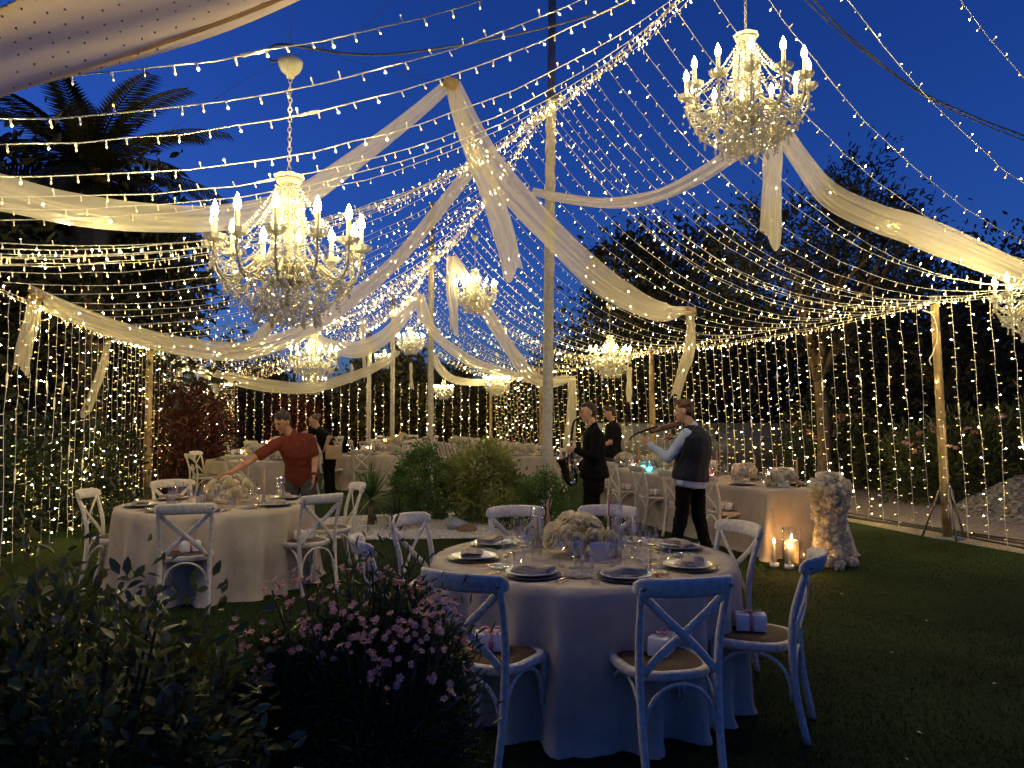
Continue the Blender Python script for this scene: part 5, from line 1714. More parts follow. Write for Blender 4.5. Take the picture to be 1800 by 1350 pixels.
# --- man in the rust red T-shirt leaning over the left table
rt = Vector((-2.53, 9.05, 0))
red = person('man in a rust red T-shirt leaning over the left table to light a candle', rt, dict(
    pelvis=(.03, .12, .92), chest=(.02, -.02, 1.20), neck=(-.02, -.10, 1.375), head=(-.11, -.20, 1.545), face=(-.45, -.75, -.50), headup=(-.12, -.42, .88),
    shL=(.165, -.04, 1.335), elL=(.225, -.02, 1.10), wrL=(.235, -.12, .925), hdL=(.0, -.2, -1), hnL=(-1, -.2, 0),
    shR=(-.205, -.16, 1.275), elR=(-.42, -.33, 1.115), wrR=(-.585, -.52, .985), hdR=(-.75, -.5, -.16), hnR=(.1, -.3, -1),
    hipL=(.12, .10, .90), hipR=(-.07, .14, .90), knL=(.12, .06, .50), knR=(-.08, .08, .50), anL=(.12, .12, .09), anR=(-.09, .15, .09), toe=(0, -1, 0)),
    'tee', 'jeans', 'skin_tan', 'hair', 'cropped', .35, .75, sleeveL='short', sleeveR='short', topname='t_shirt')
mb = MB(); mb.tube([(.236, -.115, .952), (.236, -.125, .928)], .033, 14); mb.build('wrist_watch', M['shoe'], red)
mb = MB(); mb.tube([(0, 0, 0), (-.055, -.02, .005), (-.10, -.03, .02)], [.006, .006, .003], 6)
o = mb.build('lighter', M['shoe']); o.location = rt + Vector((-.70, -.585, .965)); tag(o, 'slim candle lighter in the hand of the red-shirted man', 'lighter')

# --- violinist seen from behind
rt = Vector((1.92, 8.3, 0))
vio = person('violinist in navy waistcoat and pale blue shirt walking past the long table', rt, dict(
    pelvis=(.0, .0, .95), chest=(.035, .0, 1.24), neck=(.035, .0, 1.475), head=(-.055, .02, 1.665), face=(-.93, .30, -.12), headup=(-.10, 0, 1),
    shL=(-.075, -.125, 1.405), elL=(-.265, -.13, 1.165), wrL=(-.435, .03, 1.305), hdL=(-.72, .45, .52), hnL=(.3, .8, .3),
    shR=(.155, .125, 1.41), elR=(.13, .36, 1.20), wrR=(-.08, .42, 1.36), hdR=(-.9, 0, .1), hnR=(0, -.3, -1),
    hipL=(-.065, -.05, .92), hipR=(.075, .05, .92), knL=(-.105, -.02, .53), knR=(.10, .06, .53), anL=(-.215, -.04, .09), anR=(.205, .10, .11), toe=(-.80, .55, 0)),
    'shirt', 'black_cloth', 'skin', 'hair_red', 'short', .9, .8)
mb = MB()
JV = dict(pelvis=(.0, .0, .95), chest=(.035, .0, 1.24), neck=(.035, .0, 1.475), shL=(-.075, -.125, 1.405), shR=(.155, .125, 1.41), hipL=(-.065, -.05, .92), hipR=(.075, .05, .92))
torso(mb, {k: Vector(v) for k, v in JV.items()}, .060, .10, .965, 1.0)
for a_, b_ in (((.035, .0, 1.455), (-.03, -.075, 1.425)), ((.035, .0, 1.455), (.105, .075, 1.428))):
    cone_prim(mb, a_, b_, .078, .082)
remesh(mb, 'waistcoat', M['vest'], vio, .010, 3, .6, .012)
vroot = thing('violin', 'dark varnished violin held under the chin of the man in the waistcoat', 'violin', rt)
a, b = Vector((-.085, .03, 1.535)), Vector((-.585, .20, 1.385))
dv = (b - a).normalized(); upv = (Vector((0, -.25, 1)) - dv * Vector((0, -.25, 1)).dot(dv)).normalized(); sv = dv.cross(upv)
mb = MB(); rings = []
for t_, w_ in ((0, .03), (.05, .085), (.16, .10), (.30, .075), (.42, .062), (.54, .066), (.72, .082), (.92, .070), (1.0, .03)):
    p = a + dv * (.355 * t_)
    rings.append([p + sv * w_ + upv * .0, p + sv * w_ * .9 + upv * .022, p + upv * .030, p - sv * w_ * .9 + upv * .022, p - sv * w_ + upv * .0, p - sv * w_ * .9 - upv * .012, p - upv * .016, p + sv * w_ * .9 - upv * .012])
mb.rings(rings); mb.build('violin_body', M['violin'], vroot)
mb = MB(); mb.tube([a + dv * .25 + upv * .036, a + dv * .36 + upv * .032, b - dv * .02 + upv * .02], [.012, .013, .011], 8); mb.build('neck', M['shoe'], vroot)
mb = MB(); mb.tube([b - dv * .03 + upv * .01, b + upv * .005, b + dv * .035 - upv * .012, b + dv * .045 - upv * .03], [.011, .012, .011, .008], 8); mb.build('scroll', M['violin'], vroot)
for q in (-1, 1):
    mb = MB(); mb.tube([b + dv * .0 + sv * q * .012, b + sv * q * .035], .004, 6); mb.build('peg', M['shoe'], vroot)
mb = MB(); mb.box(a + dv * .19 + upv * .045, (.004, .05, .03)); mb.build('bridge', M['wood'], vroot)
mb = MB(); ell_prim(mb, a + dv * .0 + upv * .035 + sv * .03, (.045, .035, .014), dv, upv); mb.build('chin_rest', M['shoe'], vroot)
mb = MB(); mb.tube([(-.10, .43, 1.37), (-.30, .30, 1.50), (-.55, .12, 1.62)], .004, 6)
o = mb.build('violin_bow', M['violin']); o.location = rt; tag(o, 'violin bow held across the violin beyond the player', 'bow')
cable([rt + Vector((-.10, -.15, 1.50)), rt + Vector((-.12, -.19, 1.25)), rt + Vector((-.19, -.20, 1.08)), rt + Vector((-.21, -.19, .93)), rt + Vector((-.14, -.17, .86)), rt + Vector((-.05, -.15, .96))], .0035, 'thin black lead dangling at the side of the violinist')

# --- saxophonist in profile
rt = Vector((.97, 9.6, 0))
sax = person('saxophonist in a long black jacket standing in profile before the long table', rt, dict(
    pelvis=(.055, .0, .95), chest=(.055, .0, 1.24), neck=(.05, .0, 1.465), head=(-.015, .0, 1.655), face=(-.97, -.16, -.10), headup=(-.08, 0, 1),
    shL=(.06, -.175, 1.395), elL=(.03, -.27, 1.115), wrL=(-.20, -.16, 1.195), hdL=(-.85, .35, .25), hnL=(.2, 1, 0),
    shR=(.05, .175, 1.395), elR=(.03, .24, 1.09), wrR=(-.14, .10, .955), hdR=(-.7, -.5, -.3), hnR=(0, -1, .2),
    hipL=(.04, -.08, .92), hipR=(.05, .08, .92), knL=(-.03, -.08, .51), knR=(.06, .08, .51), anL=(-.02, -.09, .09), anR=(.07, .10, .09), toe=(-1, -.1, 0)),
    'black_cloth', 'black_cloth', 'skin', 'hair', 'short', .9, .9, coat=True, topname='jacket')
sx = thing('saxophone', 'dark saxophone hanging before the man in the long black jacket', 'saxophone', rt)
mb = MB(); mb.tube(spline([(-.125, -.02, 1.575), (-.165, -.03, 1.57), (-.20, -.04, 1.54), (-.215, -.045, 1.48)], 10), [.008, .010, .012, .013, .013, .013, .013, .014, .014, .014], 8); mb.build('neck', M['sax'], sx)
mb = MB(); mb.tube([(-.10, -.015, 1.572), (-.13, -.02, 1.578)], [.008, .011], 8); mb.build('mouthpiece', M['shoe'], sx)
pts = spline([(-.215, -.045, 1.49), (-.235, -.05, 1.30), (-.225, -.06, 1.05), (-.19, -.07, .86), (-.20, -.08, .80), (-.255, -.085, .79), (-.295, -.085, .85), (-.32, -.085, .98), (-.35, -.085, 1.09)], 30)
mb = MB(); mb.tube(pts, [.014 + .026 * i / 18 for i in range(19)] + [.040, .041, .042, .043, .045, .048, .052, .057, .064, .073, .085], 14); mb.build('body_tube', M['sax'], sx)
for k in range(9):
    i = 4 + k * 1.6; p = pts[int(i)]
    mb = MB(); mb.tube([p + Vector((-.01, -.03 - .002 * k, 0)), p + Vector((-.014, -.046 - .002 * k, 0))], .017 + .001 * k, 10); mb.build('key_cup', M['sax_key'], sx)
mb = MB(); mb.tube([pts[3] + Vector((.0, -.035, 0)), pts[9] + Vector((0, -.05, 0)), pts[15] + Vector((0, -.055, 0))], .004, 6); mb.build('key_rod', M['sax_key'], sx)
cable([rt + Vector((-.24, -.06, 1.30)), rt + Vector((-.12, -.14, 1.38)), rt + Vector((.0, -.10, 1.50))], .006, 'neck strap of the saxophone', 'black_cable', 'strap', 'strap')

# --- man in black polo further back
rt = Vector((1.86, 14.35, 0))
person('man in a black polo standing behind the long table with folded arm', rt, dict(
    pelvis=(.02, .0, .95), chest=(.03, .0, 1.24), neck=(.03, .0, 1.48), head=(-.03, .0, 1.67), face=(-.95, .1, -.30), headup=(-.25, 0, 1),
    shL=(-.06, -.15, 1.41), elL=(-.05, -.22, 1.13), wrL=(-.24, -.10, 1.06), hdL=(-.8, .5, 0), hnL=(0, 1, 0),
    shR=(.12, .15, 1.41), elR=(.14, .2, 1.13), wrR=(-.1, .2, 1.04), hdR=(-1, 0, 0), hnR=(0, -1, 0),
    hipL=(-.04, -.07, .92), hipR=(.06, .07, .92), knL=(-.05, -.08, .5), knR=(.08, .08, .5), anL=(-.06, -.08, .09), anR=(.08, .1, .09), toe=(-.9, .2, 0)),
    'black_polo', 'jeans', 'skin', 'hair', 'short', .5, .5, sleeveL='short', sleeveR='short', topname='polo_shirt')

# --- woman in black bending over a far table, bag on her arm
rt = Vector((-3.72, 14.9, 0))
person('woman in black with tied-up hair bending over a table behind the red-shirted man', rt, dict(
    pelvis=(.20, .05, .88), chest=(.10, .0, 1.15), neck=(.0, -.02, 1.36), head=(-.10, -.04, 1.52), face=(-.82, -.35, -.45), headup=(-.35, -.1, 1),
    shL=(.04, -.17, 1.32), elL=(.24, -.25, 1.20), wrL=(.16, -.22, 1.02), hdL=(-.4, .2, -.8), hnL=(-1, 0, 0),
    shR=(-.05, .15, 1.33), elR=(-.28, .10, 1.30), wrR=(-.50, .0, 1.22), hdR=(-1, -.1, -.2), hnR=(0, 0, -1),
    hipL=(.18, -.06, .87), hipR=(.20, .12, .87), knL=(.16, -.06, .48), knR=(.20, .1, .48), anL=(.2, -.06, .09), anR=(.24, .1, .09), toe=(-.9, -.2, 0)),
    'black_polo', 'black_cloth', 'skin', 'hair_tied', 'bun', .5, .5, sleeveL='short', sleeveR='short', topname='top')
bg = thing('shoulder_bag', 'tan bag hanging on the arm of the woman in black', 'bag', rt + Vector((.34, -.30, .80)))
mb = MB(); mb.rbox((0, 0, .13), (.30, .10, .26), .02); mb.build('bag_body', M['paper_bag'], bg)
mb = MB(); mb.tube(spline([(-.10, 0, .25), (-.09, 0, .38), (0, 0, .42), (.09, 0, .38), (.10, 0, .25)], 14), .008, 6); mb.build('handle', M['paper_bag'], bg)

# ================================================================== PLANTS
def leaf_tpl(kind):
    """small leaf outline in local x (width), y (length), z (fold): 6 points, 4 triangles"""
    return np.array([(0, 0, 0), (-.5, .40, .10), (.5, .40, .10), (-.36, .74, .04), (.36, .74, .04), (0, 1, -.10), (0, .42, -.06)], dtype=np.float32), \
        np.array([(0, 6, 1), (0, 2, 6), (1, 6, 3), (6, 2, 4), (3, 6, 5), (6, 4, 5)], dtype=np.int32)
LT, LF = leaf_tpl(0)
def foliage(name, pos, dirs, L, wratio, mats, parent, seed, jit=.6, mi=None, nrm_up=.6):
    """leaf blades at pos, pointing along dirs (+ jitter)"""
    rs_ = np.random.RandomState(seed)
    n = len(pos)
    d = dirs / (np.linalg.norm(dirs, axis=1, keepdims=True) + 1e-6) + rs_.randn(n, 3) * jit
    d /= np.linalg.norm(d, axis=1, keepdims=True) + 1e-6
    up = rs_.randn(n, 3) * .6 + np.array([0, 0, nrm_up])
    s = np.cross(d, up); s /= np.linalg.norm(s, axis=1, keepdims=True) + 1e-6
    u = np.cross(s, d)
    ln = L * (.65 + .7 * rs_.rand(n))
    w = ln * wratio
    VV = pos[:, None, :] + s[:, None, :] * (LT[None, :, 0:1] * w[:, None, None]) + d[:, None, :] * (LT[None, :, 1:2] * ln[:, None, None]) + u[:, None, :] * (LT[None, :, 2:3] * ln[:, None, None])
    FF = (LF[None] + (np.arange(n) * len(LT))[:, None, None]).reshape(-1, 3)
    m = None
    if mi is not None: m = np.repeat(np.asarray(mi), len(LF))
    o = scatter_mesh(name, VV.reshape(-1, 3), FF, mats, parent, True, m)
    o['kind'] = 'stuff'
    return o
def clump_points(n, c, r, seed, nclump=30, shell=.55, zmin=None, cr=.28):
    """points gathered in clumps through an ellipsoid, with gaps between the clumps"""
    rs_ = np.random.RandomState(seed)
    v = rs_.randn(nclump, 3); v /= np.linalg.norm(v, axis=1, keepdims=True)
    rad = shell + (1 - shell) * rs_.rand(nclump) ** .5
    cc_ = v * rad[:, None]
    k = rs_.randint(0, nclump, n)
    off = rs_.randn(n, 3) * cr * (.6 + .8 * rs_.rand(nclump))[k][:, None]
    p = cc_[k] + off
    out = np.array(c) + p * np.array(r)
    dirs = p * np.array([1, 1, .8]) + off * 1.5
    if zmin is not None:
        ok = out[:, 2] > zmin
        out, dirs = out[ok], dirs[ok]
    return out, dirs
def stems(parent, base, tips, r=.012, name='stems', mtl='twig'):
    mb = MB()
    for t in tips:
        b = Vector(base) + Vector((t[0] - base[0], t[1] - base[1], 0)) * .15
        m = b.lerp(Vector(t), .5) + Vector((0, 0, .04))
        mb.tube(spline([b, m, t], 8), [r * (1 - .08 * i) for i in range(8)], 5)
    o = mb.build(name, M[mtl], parent)
    return o
def bush(name, label, loc, r, n, L, wr, mtl, seed, cat='shrub', group=None, nclump=40, cr=.25, jit=.7, shell=.6, extra_mats=None, mi_fn=None, ns=9, zc=None):
    t = thing(name, label, cat, loc, 0, group)
    zc = r[2] * .95 if zc is None else zc
    p, d = clump_points(n, (0, 0, zc), r, seed, nclump, shell, .02, cr)
    d = d + np.array([0, 0, .3])
    mats = [M[mtl]] + (extra_mats or [])
    mi = mi_fn(p) if mi_fn else None
    foliage('foliage', p, d, L, wr, mats, t, seed + 1, jit, mi)
    rs_ = random.Random(seed)
    tips = []
    for k in range(ns):
        a = 2 * PI * k / ns + rs_.uniform(-.2, .2)
        tips.append((r[0] * .6 * math.cos(a), r[1] * .6 * math.sin(a), zc + r[2] * rs_.uniform(.0, .5)))
    stems(t, (0, 0, 0), tips, .010 + .006 * r[2])
    return t

# ------------------------------------------------------------------ planted island with white pebbles
IC = Vector((-1.05, 11.5, 0))
rs_ = np.random.RandomState(3)
mb = MB()
prof = []
nI = 48
def isl(a):
    return (2.15 + .15 * math.sin(2 * a + 1) + .10 * math.sin(3 * a), 1.45 + .10 * math.sin(2 * a) + .08 * math.sin(5 * a))
ring0 = [(IC.x + isl(2 * PI * k / nI)[0] * math.cos(2 * PI * k / nI), IC.y + isl(2 * PI * k / nI)[1] * math.sin(2 * PI * k / nI), .006) for k in range(nI)]
ring1 = [(IC.x + .9 * (p[0] - IC.x), IC.y + .9 * (p[1] - IC.y), .035) for p in ring0]
mb.rings([ring0, ring1, [(IC.x, IC.y, .06)] * nI], 0, False)
bed = tag(mb.build('pebble_bed', mat('pebble bed base', (.45, .43, .39), .95, .4, 40, bump=.9, bscale=45)), 'bed of white pebbles around the planted island', 'pebble bed', kind='structure')
np_ = 3200
a = rs_.rand(np_) * 6.283; q = np.sqrt(rs_.rand(np_) * .9 + .1) * .98
front = np.sin(a) < .25
a, q = a[front | (rs_.rand(np_) < .3)], q[front | (rs_.rand(np_) < .3)][:len(a[front | (rs_.rand(np_) < .3)])] if False else q[:0]
a = []; q = []
while len(a) < 2600:
    aa = rs_.rand() * 6.283
    if math.sin(aa) < .3: a.append(aa); q.append(math.sqrt(rs_.rand() * .75 + .25) * .99)
ico_v = np.array([(1, 0, 0), (0, 1, 0), (-1, 0, 0), (0, -1, 0), (.7, .7, .7), (-.7, .7, .7), (-.7, -.7, .7), (.7, -.7, .7), (0, 0, 1.05)], dtype=np.float32)
ico_f = np.array([(0, 1, 4), (1, 2, 5), (2, 3, 6), (3, 0, 7), (1, 5, 4), (2, 6, 5), (3, 7, 6), (0, 4, 7), (4, 5, 8), (5, 6, 8), (6, 7, 8), (7, 4, 8)], dtype=np.int32)
VV = []; FF = []
for i in range(len(a)):
    rx, ry_ = isl(a[i]); x = IC.x + rx * q[i] * math.cos(a[i]); y = IC.y + ry_ * q[i] * math.sin(a[i])
    s_ = .016 + .014 * rs_.rand()
    an = rs_.rand() * 6.28; ca, sa = math.cos(an), math.sin(an)
    sc_ = np.array([1 + .4 * rs_.rand(), 1, .6 + .3 * rs_.rand()])
    v = ico_v * sc_ * s_
    v = np.stack([v[:, 0] * ca - v[:, 1] * sa, v[:, 0] * sa + v[:, 1] * ca, v[:, 2]], 1) + np.array([x, y, .010 + .05 * (1 - q[i])])
    FF.append(ico_f + len(VV) * 9); VV.append(v)
o = scatter_mesh('pebbles', np.concatenate(VV), np.concatenate(FF), [M['pebble']], bed); o['kind'] = 'stuff'
mb = MB(); mb.ball((0, 0, .06), .11, 9, 6, sc=(1.3, .9, .7)); o = mb.build('rock', M['rock']); o.location = P(820, 905, 10.6) * V(1, 1, 0); tag(o, 'brown rock on the white pebbles beside the bowl', 'rock')
mb = MB(); mb.lathe([(.001, .02), (.10, .01), (.15, .05), (.18, .11), (.172, .115), (.14, .07), (.09, .04), (.001, .04)], 24, wob=None)
o = mb.build('bowl', M['pot']); o.location = Vector((P(800, 900, 10.8).x, 10.8, .03)); o.rotation_euler = (.12, .2, 0); tag(o, 'pale blue glazed bowl lying among the shrubs on the pebbles', 'bowl')

def blades(name, parent, n, L, w, seed, up=.2, droop=.5, mtl='leaf_green', z=0.0, spread=(0, 1.45)):
    rd = random.Random(seed)
    for i in range(n):
        a = rd.uniform(0, 6.283); el = rd.uniform(*spread)
        l = L * rd.uniform(.75, 1.1)
        dirv = Vector((math.cos(a) * math.cos(el), math.sin(a) * math.cos(el), math.sin(el)))
        sd = Vector((-math.sin(a), math.cos(a), 0))
        mb = MB(); vs = []
        for k in range(5):
            t = k / 4
            p = Vector((0, 0, z)) + dirv * (l * t) - Vector((0, 0, 1)) * (droop * l * .5 * t * t * math.cos(el))
            ww = w * (.7 + .6 * t if t < .4 else (1 - t) * 1.55 + .02)
            vs += [p - sd * ww, p + sd * ww + Vector((0, 0, .004))]
        mb.add(vs, [(k * 2, k * 2 + 1, k * 2 + 3, k * 2 + 2) for k in range(4)])
        mb.build(name, M[mtl], parent)
y1 = thing('yucca', 'spiky green yucca on a short trunk left of the planted island', 'yucca', (P(652, 900, 11.2).x, 11.2, .03))
mb = MB(); mb.tube([(0, 0, 0), (.01, 0, .2), (0, 0, .38)], [.06, .05, .055], 9); mb.build('trunk', M['bark'], y1)
blades('leaf', y1, 95, .62, .014, 5, z=.38, spread=(-.5, 1.5), droop=.25)
y2 = thing('yucca', 'low dark spiky plant between the yucca and the round shrubs', 'yucca', (P(700, 905, 10.9).x, 10.9, .03))
mb = MB(); mb.tube([(0, 0, 0), (0, 0, .12)], .05, 8); mb.build('trunk', M['bark'], y2)
blades('leaf', y2, 70, .48, .013, 6, z=.12, spread=(.0, 1.3), droop=.5, mtl='leaf_dark')
bush('round_shrub', 'dark green rounded shrub, left of the two big island shrubs', (P(745, 900, 11.9).x, 11.9, .03), (.46, .45, .54), 5200, .055, .5, 'leaf_green', 31, nclump=110, cr=.13, shell=.72, group='island shrubs')
bush('round_shrub', 'yellow-green variegated shrub, largest on the island', (P(850, 900, 11.6).x, 11.6, .03), (.54, .5, .58), 6500, .065, .52, 'leaf_var', 33, nclump=120, cr=.13, shell=.72, group='island shrubs')
bush('round_shrub', 'small fine-leaved green shrub right of the variegated one', (P(956, 905, 10.9).x, 10.9, .03), (.33, .32, .40), 3800, .042, .45, 'leaf_green', 35, nclump=70, cr=.14, shell=.7, group='island shrubs')
bush('low_shrub', 'low green plant at the foot of the variegated shrub', (P(905, 915, 10.6).x, 10.7, .03), (.22, .2, .16), 900, .045, .5, 'leaf_green', 37, nclump=20)

# ------------------------------------------------------------------ foreground shrub with large leaves (lower left)
def big_shrub():
    t = thing('leafy_shrub', 'dark shrub with large glossy leaves filling the lower left corner', 'shrub', (-1.25, 2.25, 0))
    p, d = clump_points(11000, (-.05, 0, .58), (.50, .36, .48), 51, 110, .60, .03, .17)
    d = d + np.array([0, -.2, .7])
    foliage('foliage', p, d, .048, .45, [M['leaf_glossy'], M['leaf_oleander']], t, 52, .6, (np.random.RandomState(1).rand(len(p)) < .5).astype(int))
    tips = []
    rd = random.Random(5)
    for k in range(26):
        a = rd.uniform(0, 6.28); r_ = rd.uniform(.2, .9)
        tips.append((.46 * r_ * math.cos(a) - .05, .34 * r_ * math.sin(a), rd.uniform(.74, 1.03)))
    stems(t, (0, 0, 0), tips, .010)
    # the uppermost leaves, each of its own
    me = bpy.data.meshes.new('leaf')
    v = []
    nl = 7
    for i in range(nl):
        q = i / (nl - 1); w = .26 * math.sin(PI * q ** .8) + .005
        z = -.10 * q * q + .02
        v += [(-w, q, z + .05 * w * 4), (0, q, z), (w, q, z + .05 * w * 4)]
    f = [(i * 3 + j, i * 3 + j + 1, i * 3 + j + 4, i * 3 + j + 3) for i in range(nl - 1) for j in range(2)]
    me.from_pydata(v, [], f); me.materials.append(M['leaf_glossy'])
    me.polygons.foreach_set('use_smooth', [True] * len(f)); me.update()
    cnt = 0
    for tip in tips:
        for k in range(10):
            if cnt >= 290: break
            o = link('leaf', me, t); cnt += 1
            a = k * 2.4 + rd.uniform(-.3, .3); el = rd.uniform(.0, .9) + .06 * k * .5
            p = Vector(tip) + Vector((0, 0, -.035 * (10 - k) / 2)) + Vector((rd.uniform(-.02, .02), rd.uniform(-.02, .02), rd.uniform(-.02, .05)))
            dv = Vector((math.cos(a) * math.cos(el), math.sin(a) * math.cos(el), math.sin(el)))
            o.location = p
            o.rotation_euler = dv.to_track_quat('Y', 'Z').to_euler()
            s_ = rd.uniform(.045, .085); o.scale = (s_, s_, s_)
big_shrub()

# ------------------------------------------------------------------ oleander with pink flowers
def flower5_mesh():
    mb = MB()
    for k in range(5):
        a = 2 * PI * k / 5
        c = Vector((math.cos(a), math.sin(a), 0)); s = Vector((-math.sin(a), math.cos(a), 0)); u = Vector((0, 0, 1))
        vs = [Vector((0, 0, 0)), c * .008 + s * .006 + u * .006, c * .008 - s * .006 + u * .006, c * .019 + s * .011 + u * .010, c * .019 - s * .007 + u * .010, c * .023 + s * .002 + u * .008]
        mb.add(vs, [(0, 2, 1), (1, 2, 4, 3), (3, 4, 5)])
    mb.tube([(0, 0, -.025), (0, 0, .003)], [.002, .004], 5)
    return mb.mesh('flower', [M['oleander_pink']])
FL5 = flower5_mesh()
def oleander(label, loc, r, zc, n, seed, clusters, L=.085, nflow=5, far=False):
    t = thing('oleander', label, 'oleander', loc)
    p, d = clump_points(n, (0, 0, zc), r, seed, 110, .5, .05, .16)
    d = d + np.array([0, 0, .9])
    foliage('foliage', p, d, L, .15, [M['leaf_oleander']], t, seed + 1, .45)
    rd = random.Random(seed)
    tips = []
    for c in clusters:
        tips.append(Vector(c) - Vector(loc))
    stems(t, (0, 0, 0), [tuple(q) for q in tips[::2]] + [(rd.uniform(-1, 1) * r[0] * .6, rd.uniform(-1, 1) * r[1] * .6, zc + r[2] * .3) for _ in range(12)], .008)
    far_mb = MB(); fv = [v.co.copy() for v in FL5.vertices]; ff = [tuple(q.vertices) for q in FL5.polygons]
    for c in tips:
        out = Vector((c.x / r[0], c.y / r[1], (c.z - zc) / r[2])).normalized()
        for k in range(rd.randint(max(2, nflow - 1), nflow + 4)):
            dv = (out + Vector((rd.uniform(-.7, .7), rd.uniform(-.7, .7), rd.uniform(-.1, .8)))).normalized()
            pos = c + Vector((rd.uniform(-1, 1), rd.uniform(-1, 1), rd.uniform(-.6, 1))) * .032 * (2 if far else 1)
            s_ = rd.uniform(.38, .62)
            if far:
                T = Matrix.Translation(pos) @ dv.to_track_quat('Z', 'Y').to_matrix().to_4x4() @ Matrix.Scale(s_ * 3, 4)
                far_mb.add([T @ v for v in fv], ff)
            else:
                o = link('flower', FL5, t)
                o.location = pos
                o.rotation_euler = dv.to_track_quat('Z', 'Y').to_euler()
                o.scale = (s_,) * 3
    if far:
        o = far_mb.build('blossom', M['oleander_pink'], t); o['kind'] = 'stuff'
    return t
oc = []
D0 = 2.75
for (px, py) in ((478, 1038), (500, 1020), (530, 1015), (555, 1022), (610, 1005), (632, 992), (655, 1000), (680, 1012), (700, 1022), (725, 1030), (745, 1038), (765, 1055), (785, 1072), (800, 1095), (808, 1120), (812, 1150), (815, 1185), (628, 1068), (702, 1084), (735, 1092), (765, 1102), (655, 1160), (672, 1172), (665, 1185), (690, 1118), (715, 1110), (650, 1100), (815, 1230), (720, 1045), (690, 1040), (668, 1022), (560, 1050), (590, 1035), (520, 1060), (600, 1080), (575, 1110), (640, 1125), (745, 1130), (775, 1140), (790, 1160), (730, 1160), (700, 1150), (610, 1140), (760, 1190), (745, 1075), (660, 1060), (545, 1090), (780, 1215), (695, 1200)):
    oc.append(P(px, py, D0 - (.30 if py > 1060 and px < 790 else .05)))
oleander('rounded oleander dotted with pink blossom before the nearest table', (P(660, 1300, D0).x + .02, D0, 0), (.275, .27, .475), .505, 18000, 61, oc, L=.045, nflow=4)
oc2 = [P(px, py, 2.6) for (px, py) in ((465, 1190), (478, 1180), (470, 1170), (440, 1140), (428, 1115), (480, 1135), (505, 1145), (522, 1140), (415, 1110), (580, 1155), (412, 1330), (495, 1115), (545, 1120), (455, 1112))]
oleander('smaller sparse oleander between the dark shrub and the rounded oleander', (P(480, 1300, 2.7).x, 2.72, 0), (.19, .19, .36), .43, 6500, 63, oc2, L=.055, nflow=3)

# ------------------------------------------------------------------ trees and hedges beyond the lights
def tree(label, base, H, crown, n, seed, L=.28, trunk_r=.16, mtl='tree_leaf', nclump=60, cr=.16, fork=.45, name='tree', group='dark trees beyond the lights', shell=.35, wr=.45, limbs=9):
    t = thing(name, label, 'tree', base, 0, group)
    rd = random.Random(seed)
    rx, ry_, rz_ = crown
    zc = H - rz_
    mb = MB()
    top = Vector((rd.uniform(-.3, .3), 0, H * fork))
    mb.tube(spline([(0, 0, -.1), (rd.uniform(-.1, .1), .05, H * fork * .5), top], 8), [trunk_r * (1.15 - .06 * i) for i in range(8)], 9)
    for k in range(limbs):
        a = 2 * PI * k / limbs + rd.uniform(-.3, .3); e = rd.uniform(.35, .85)
        tip = Vector((rx * e * math.cos(a), ry_ * e * math.sin(a), zc + rz_ * rd.uniform(-.2, .8)))
        mid = top.lerp(tip, .5) + Vector((rd.uniform(-.2, .2), rd.uniform(-.2, .2), .25))
        mb.tube(spline([top - Vector((0, 0, .3)), mid, tip], 8), [trunk_r * .6 * (1 - .11 * i) for i in range(8)], 6)
    mb.build('trunk', M['bark'], t)
    p, d = clump_points(n, (0, 0, zc), crown, seed, nclump, shell, .1, cr)
    o = foliage('crown', p, d, L, wr, [M[mtl]], t, seed + 1, .8)
    return t
# right side: a forked tree close behind the curtain, pines and others behind it
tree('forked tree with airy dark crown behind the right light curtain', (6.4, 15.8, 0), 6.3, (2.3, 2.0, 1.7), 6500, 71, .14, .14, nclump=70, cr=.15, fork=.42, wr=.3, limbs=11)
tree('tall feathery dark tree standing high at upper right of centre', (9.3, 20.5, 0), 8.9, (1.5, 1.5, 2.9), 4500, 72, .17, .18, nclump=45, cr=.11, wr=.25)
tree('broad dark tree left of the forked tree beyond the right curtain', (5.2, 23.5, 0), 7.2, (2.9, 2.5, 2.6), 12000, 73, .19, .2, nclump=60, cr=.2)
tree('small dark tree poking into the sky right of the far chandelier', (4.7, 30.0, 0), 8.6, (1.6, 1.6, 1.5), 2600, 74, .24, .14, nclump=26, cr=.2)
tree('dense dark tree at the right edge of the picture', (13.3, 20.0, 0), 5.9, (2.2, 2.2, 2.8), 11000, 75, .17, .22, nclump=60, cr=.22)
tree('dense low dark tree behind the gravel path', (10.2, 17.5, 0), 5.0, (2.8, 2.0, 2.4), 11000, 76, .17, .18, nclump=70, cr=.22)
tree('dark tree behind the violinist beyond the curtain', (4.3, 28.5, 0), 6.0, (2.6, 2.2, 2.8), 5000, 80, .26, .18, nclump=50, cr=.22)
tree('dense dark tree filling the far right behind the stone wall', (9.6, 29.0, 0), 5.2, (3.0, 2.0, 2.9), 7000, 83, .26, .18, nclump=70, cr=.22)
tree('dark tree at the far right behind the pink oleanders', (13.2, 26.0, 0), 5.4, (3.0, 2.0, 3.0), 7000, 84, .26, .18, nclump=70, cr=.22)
tree('low dark tree behind the wall and the man in the black polo', (6.2, 33.0, 0), 4.4, (2.6, 2.0, 2.4), 6000, 85, .26, .18, nclump=70, cr=.22)
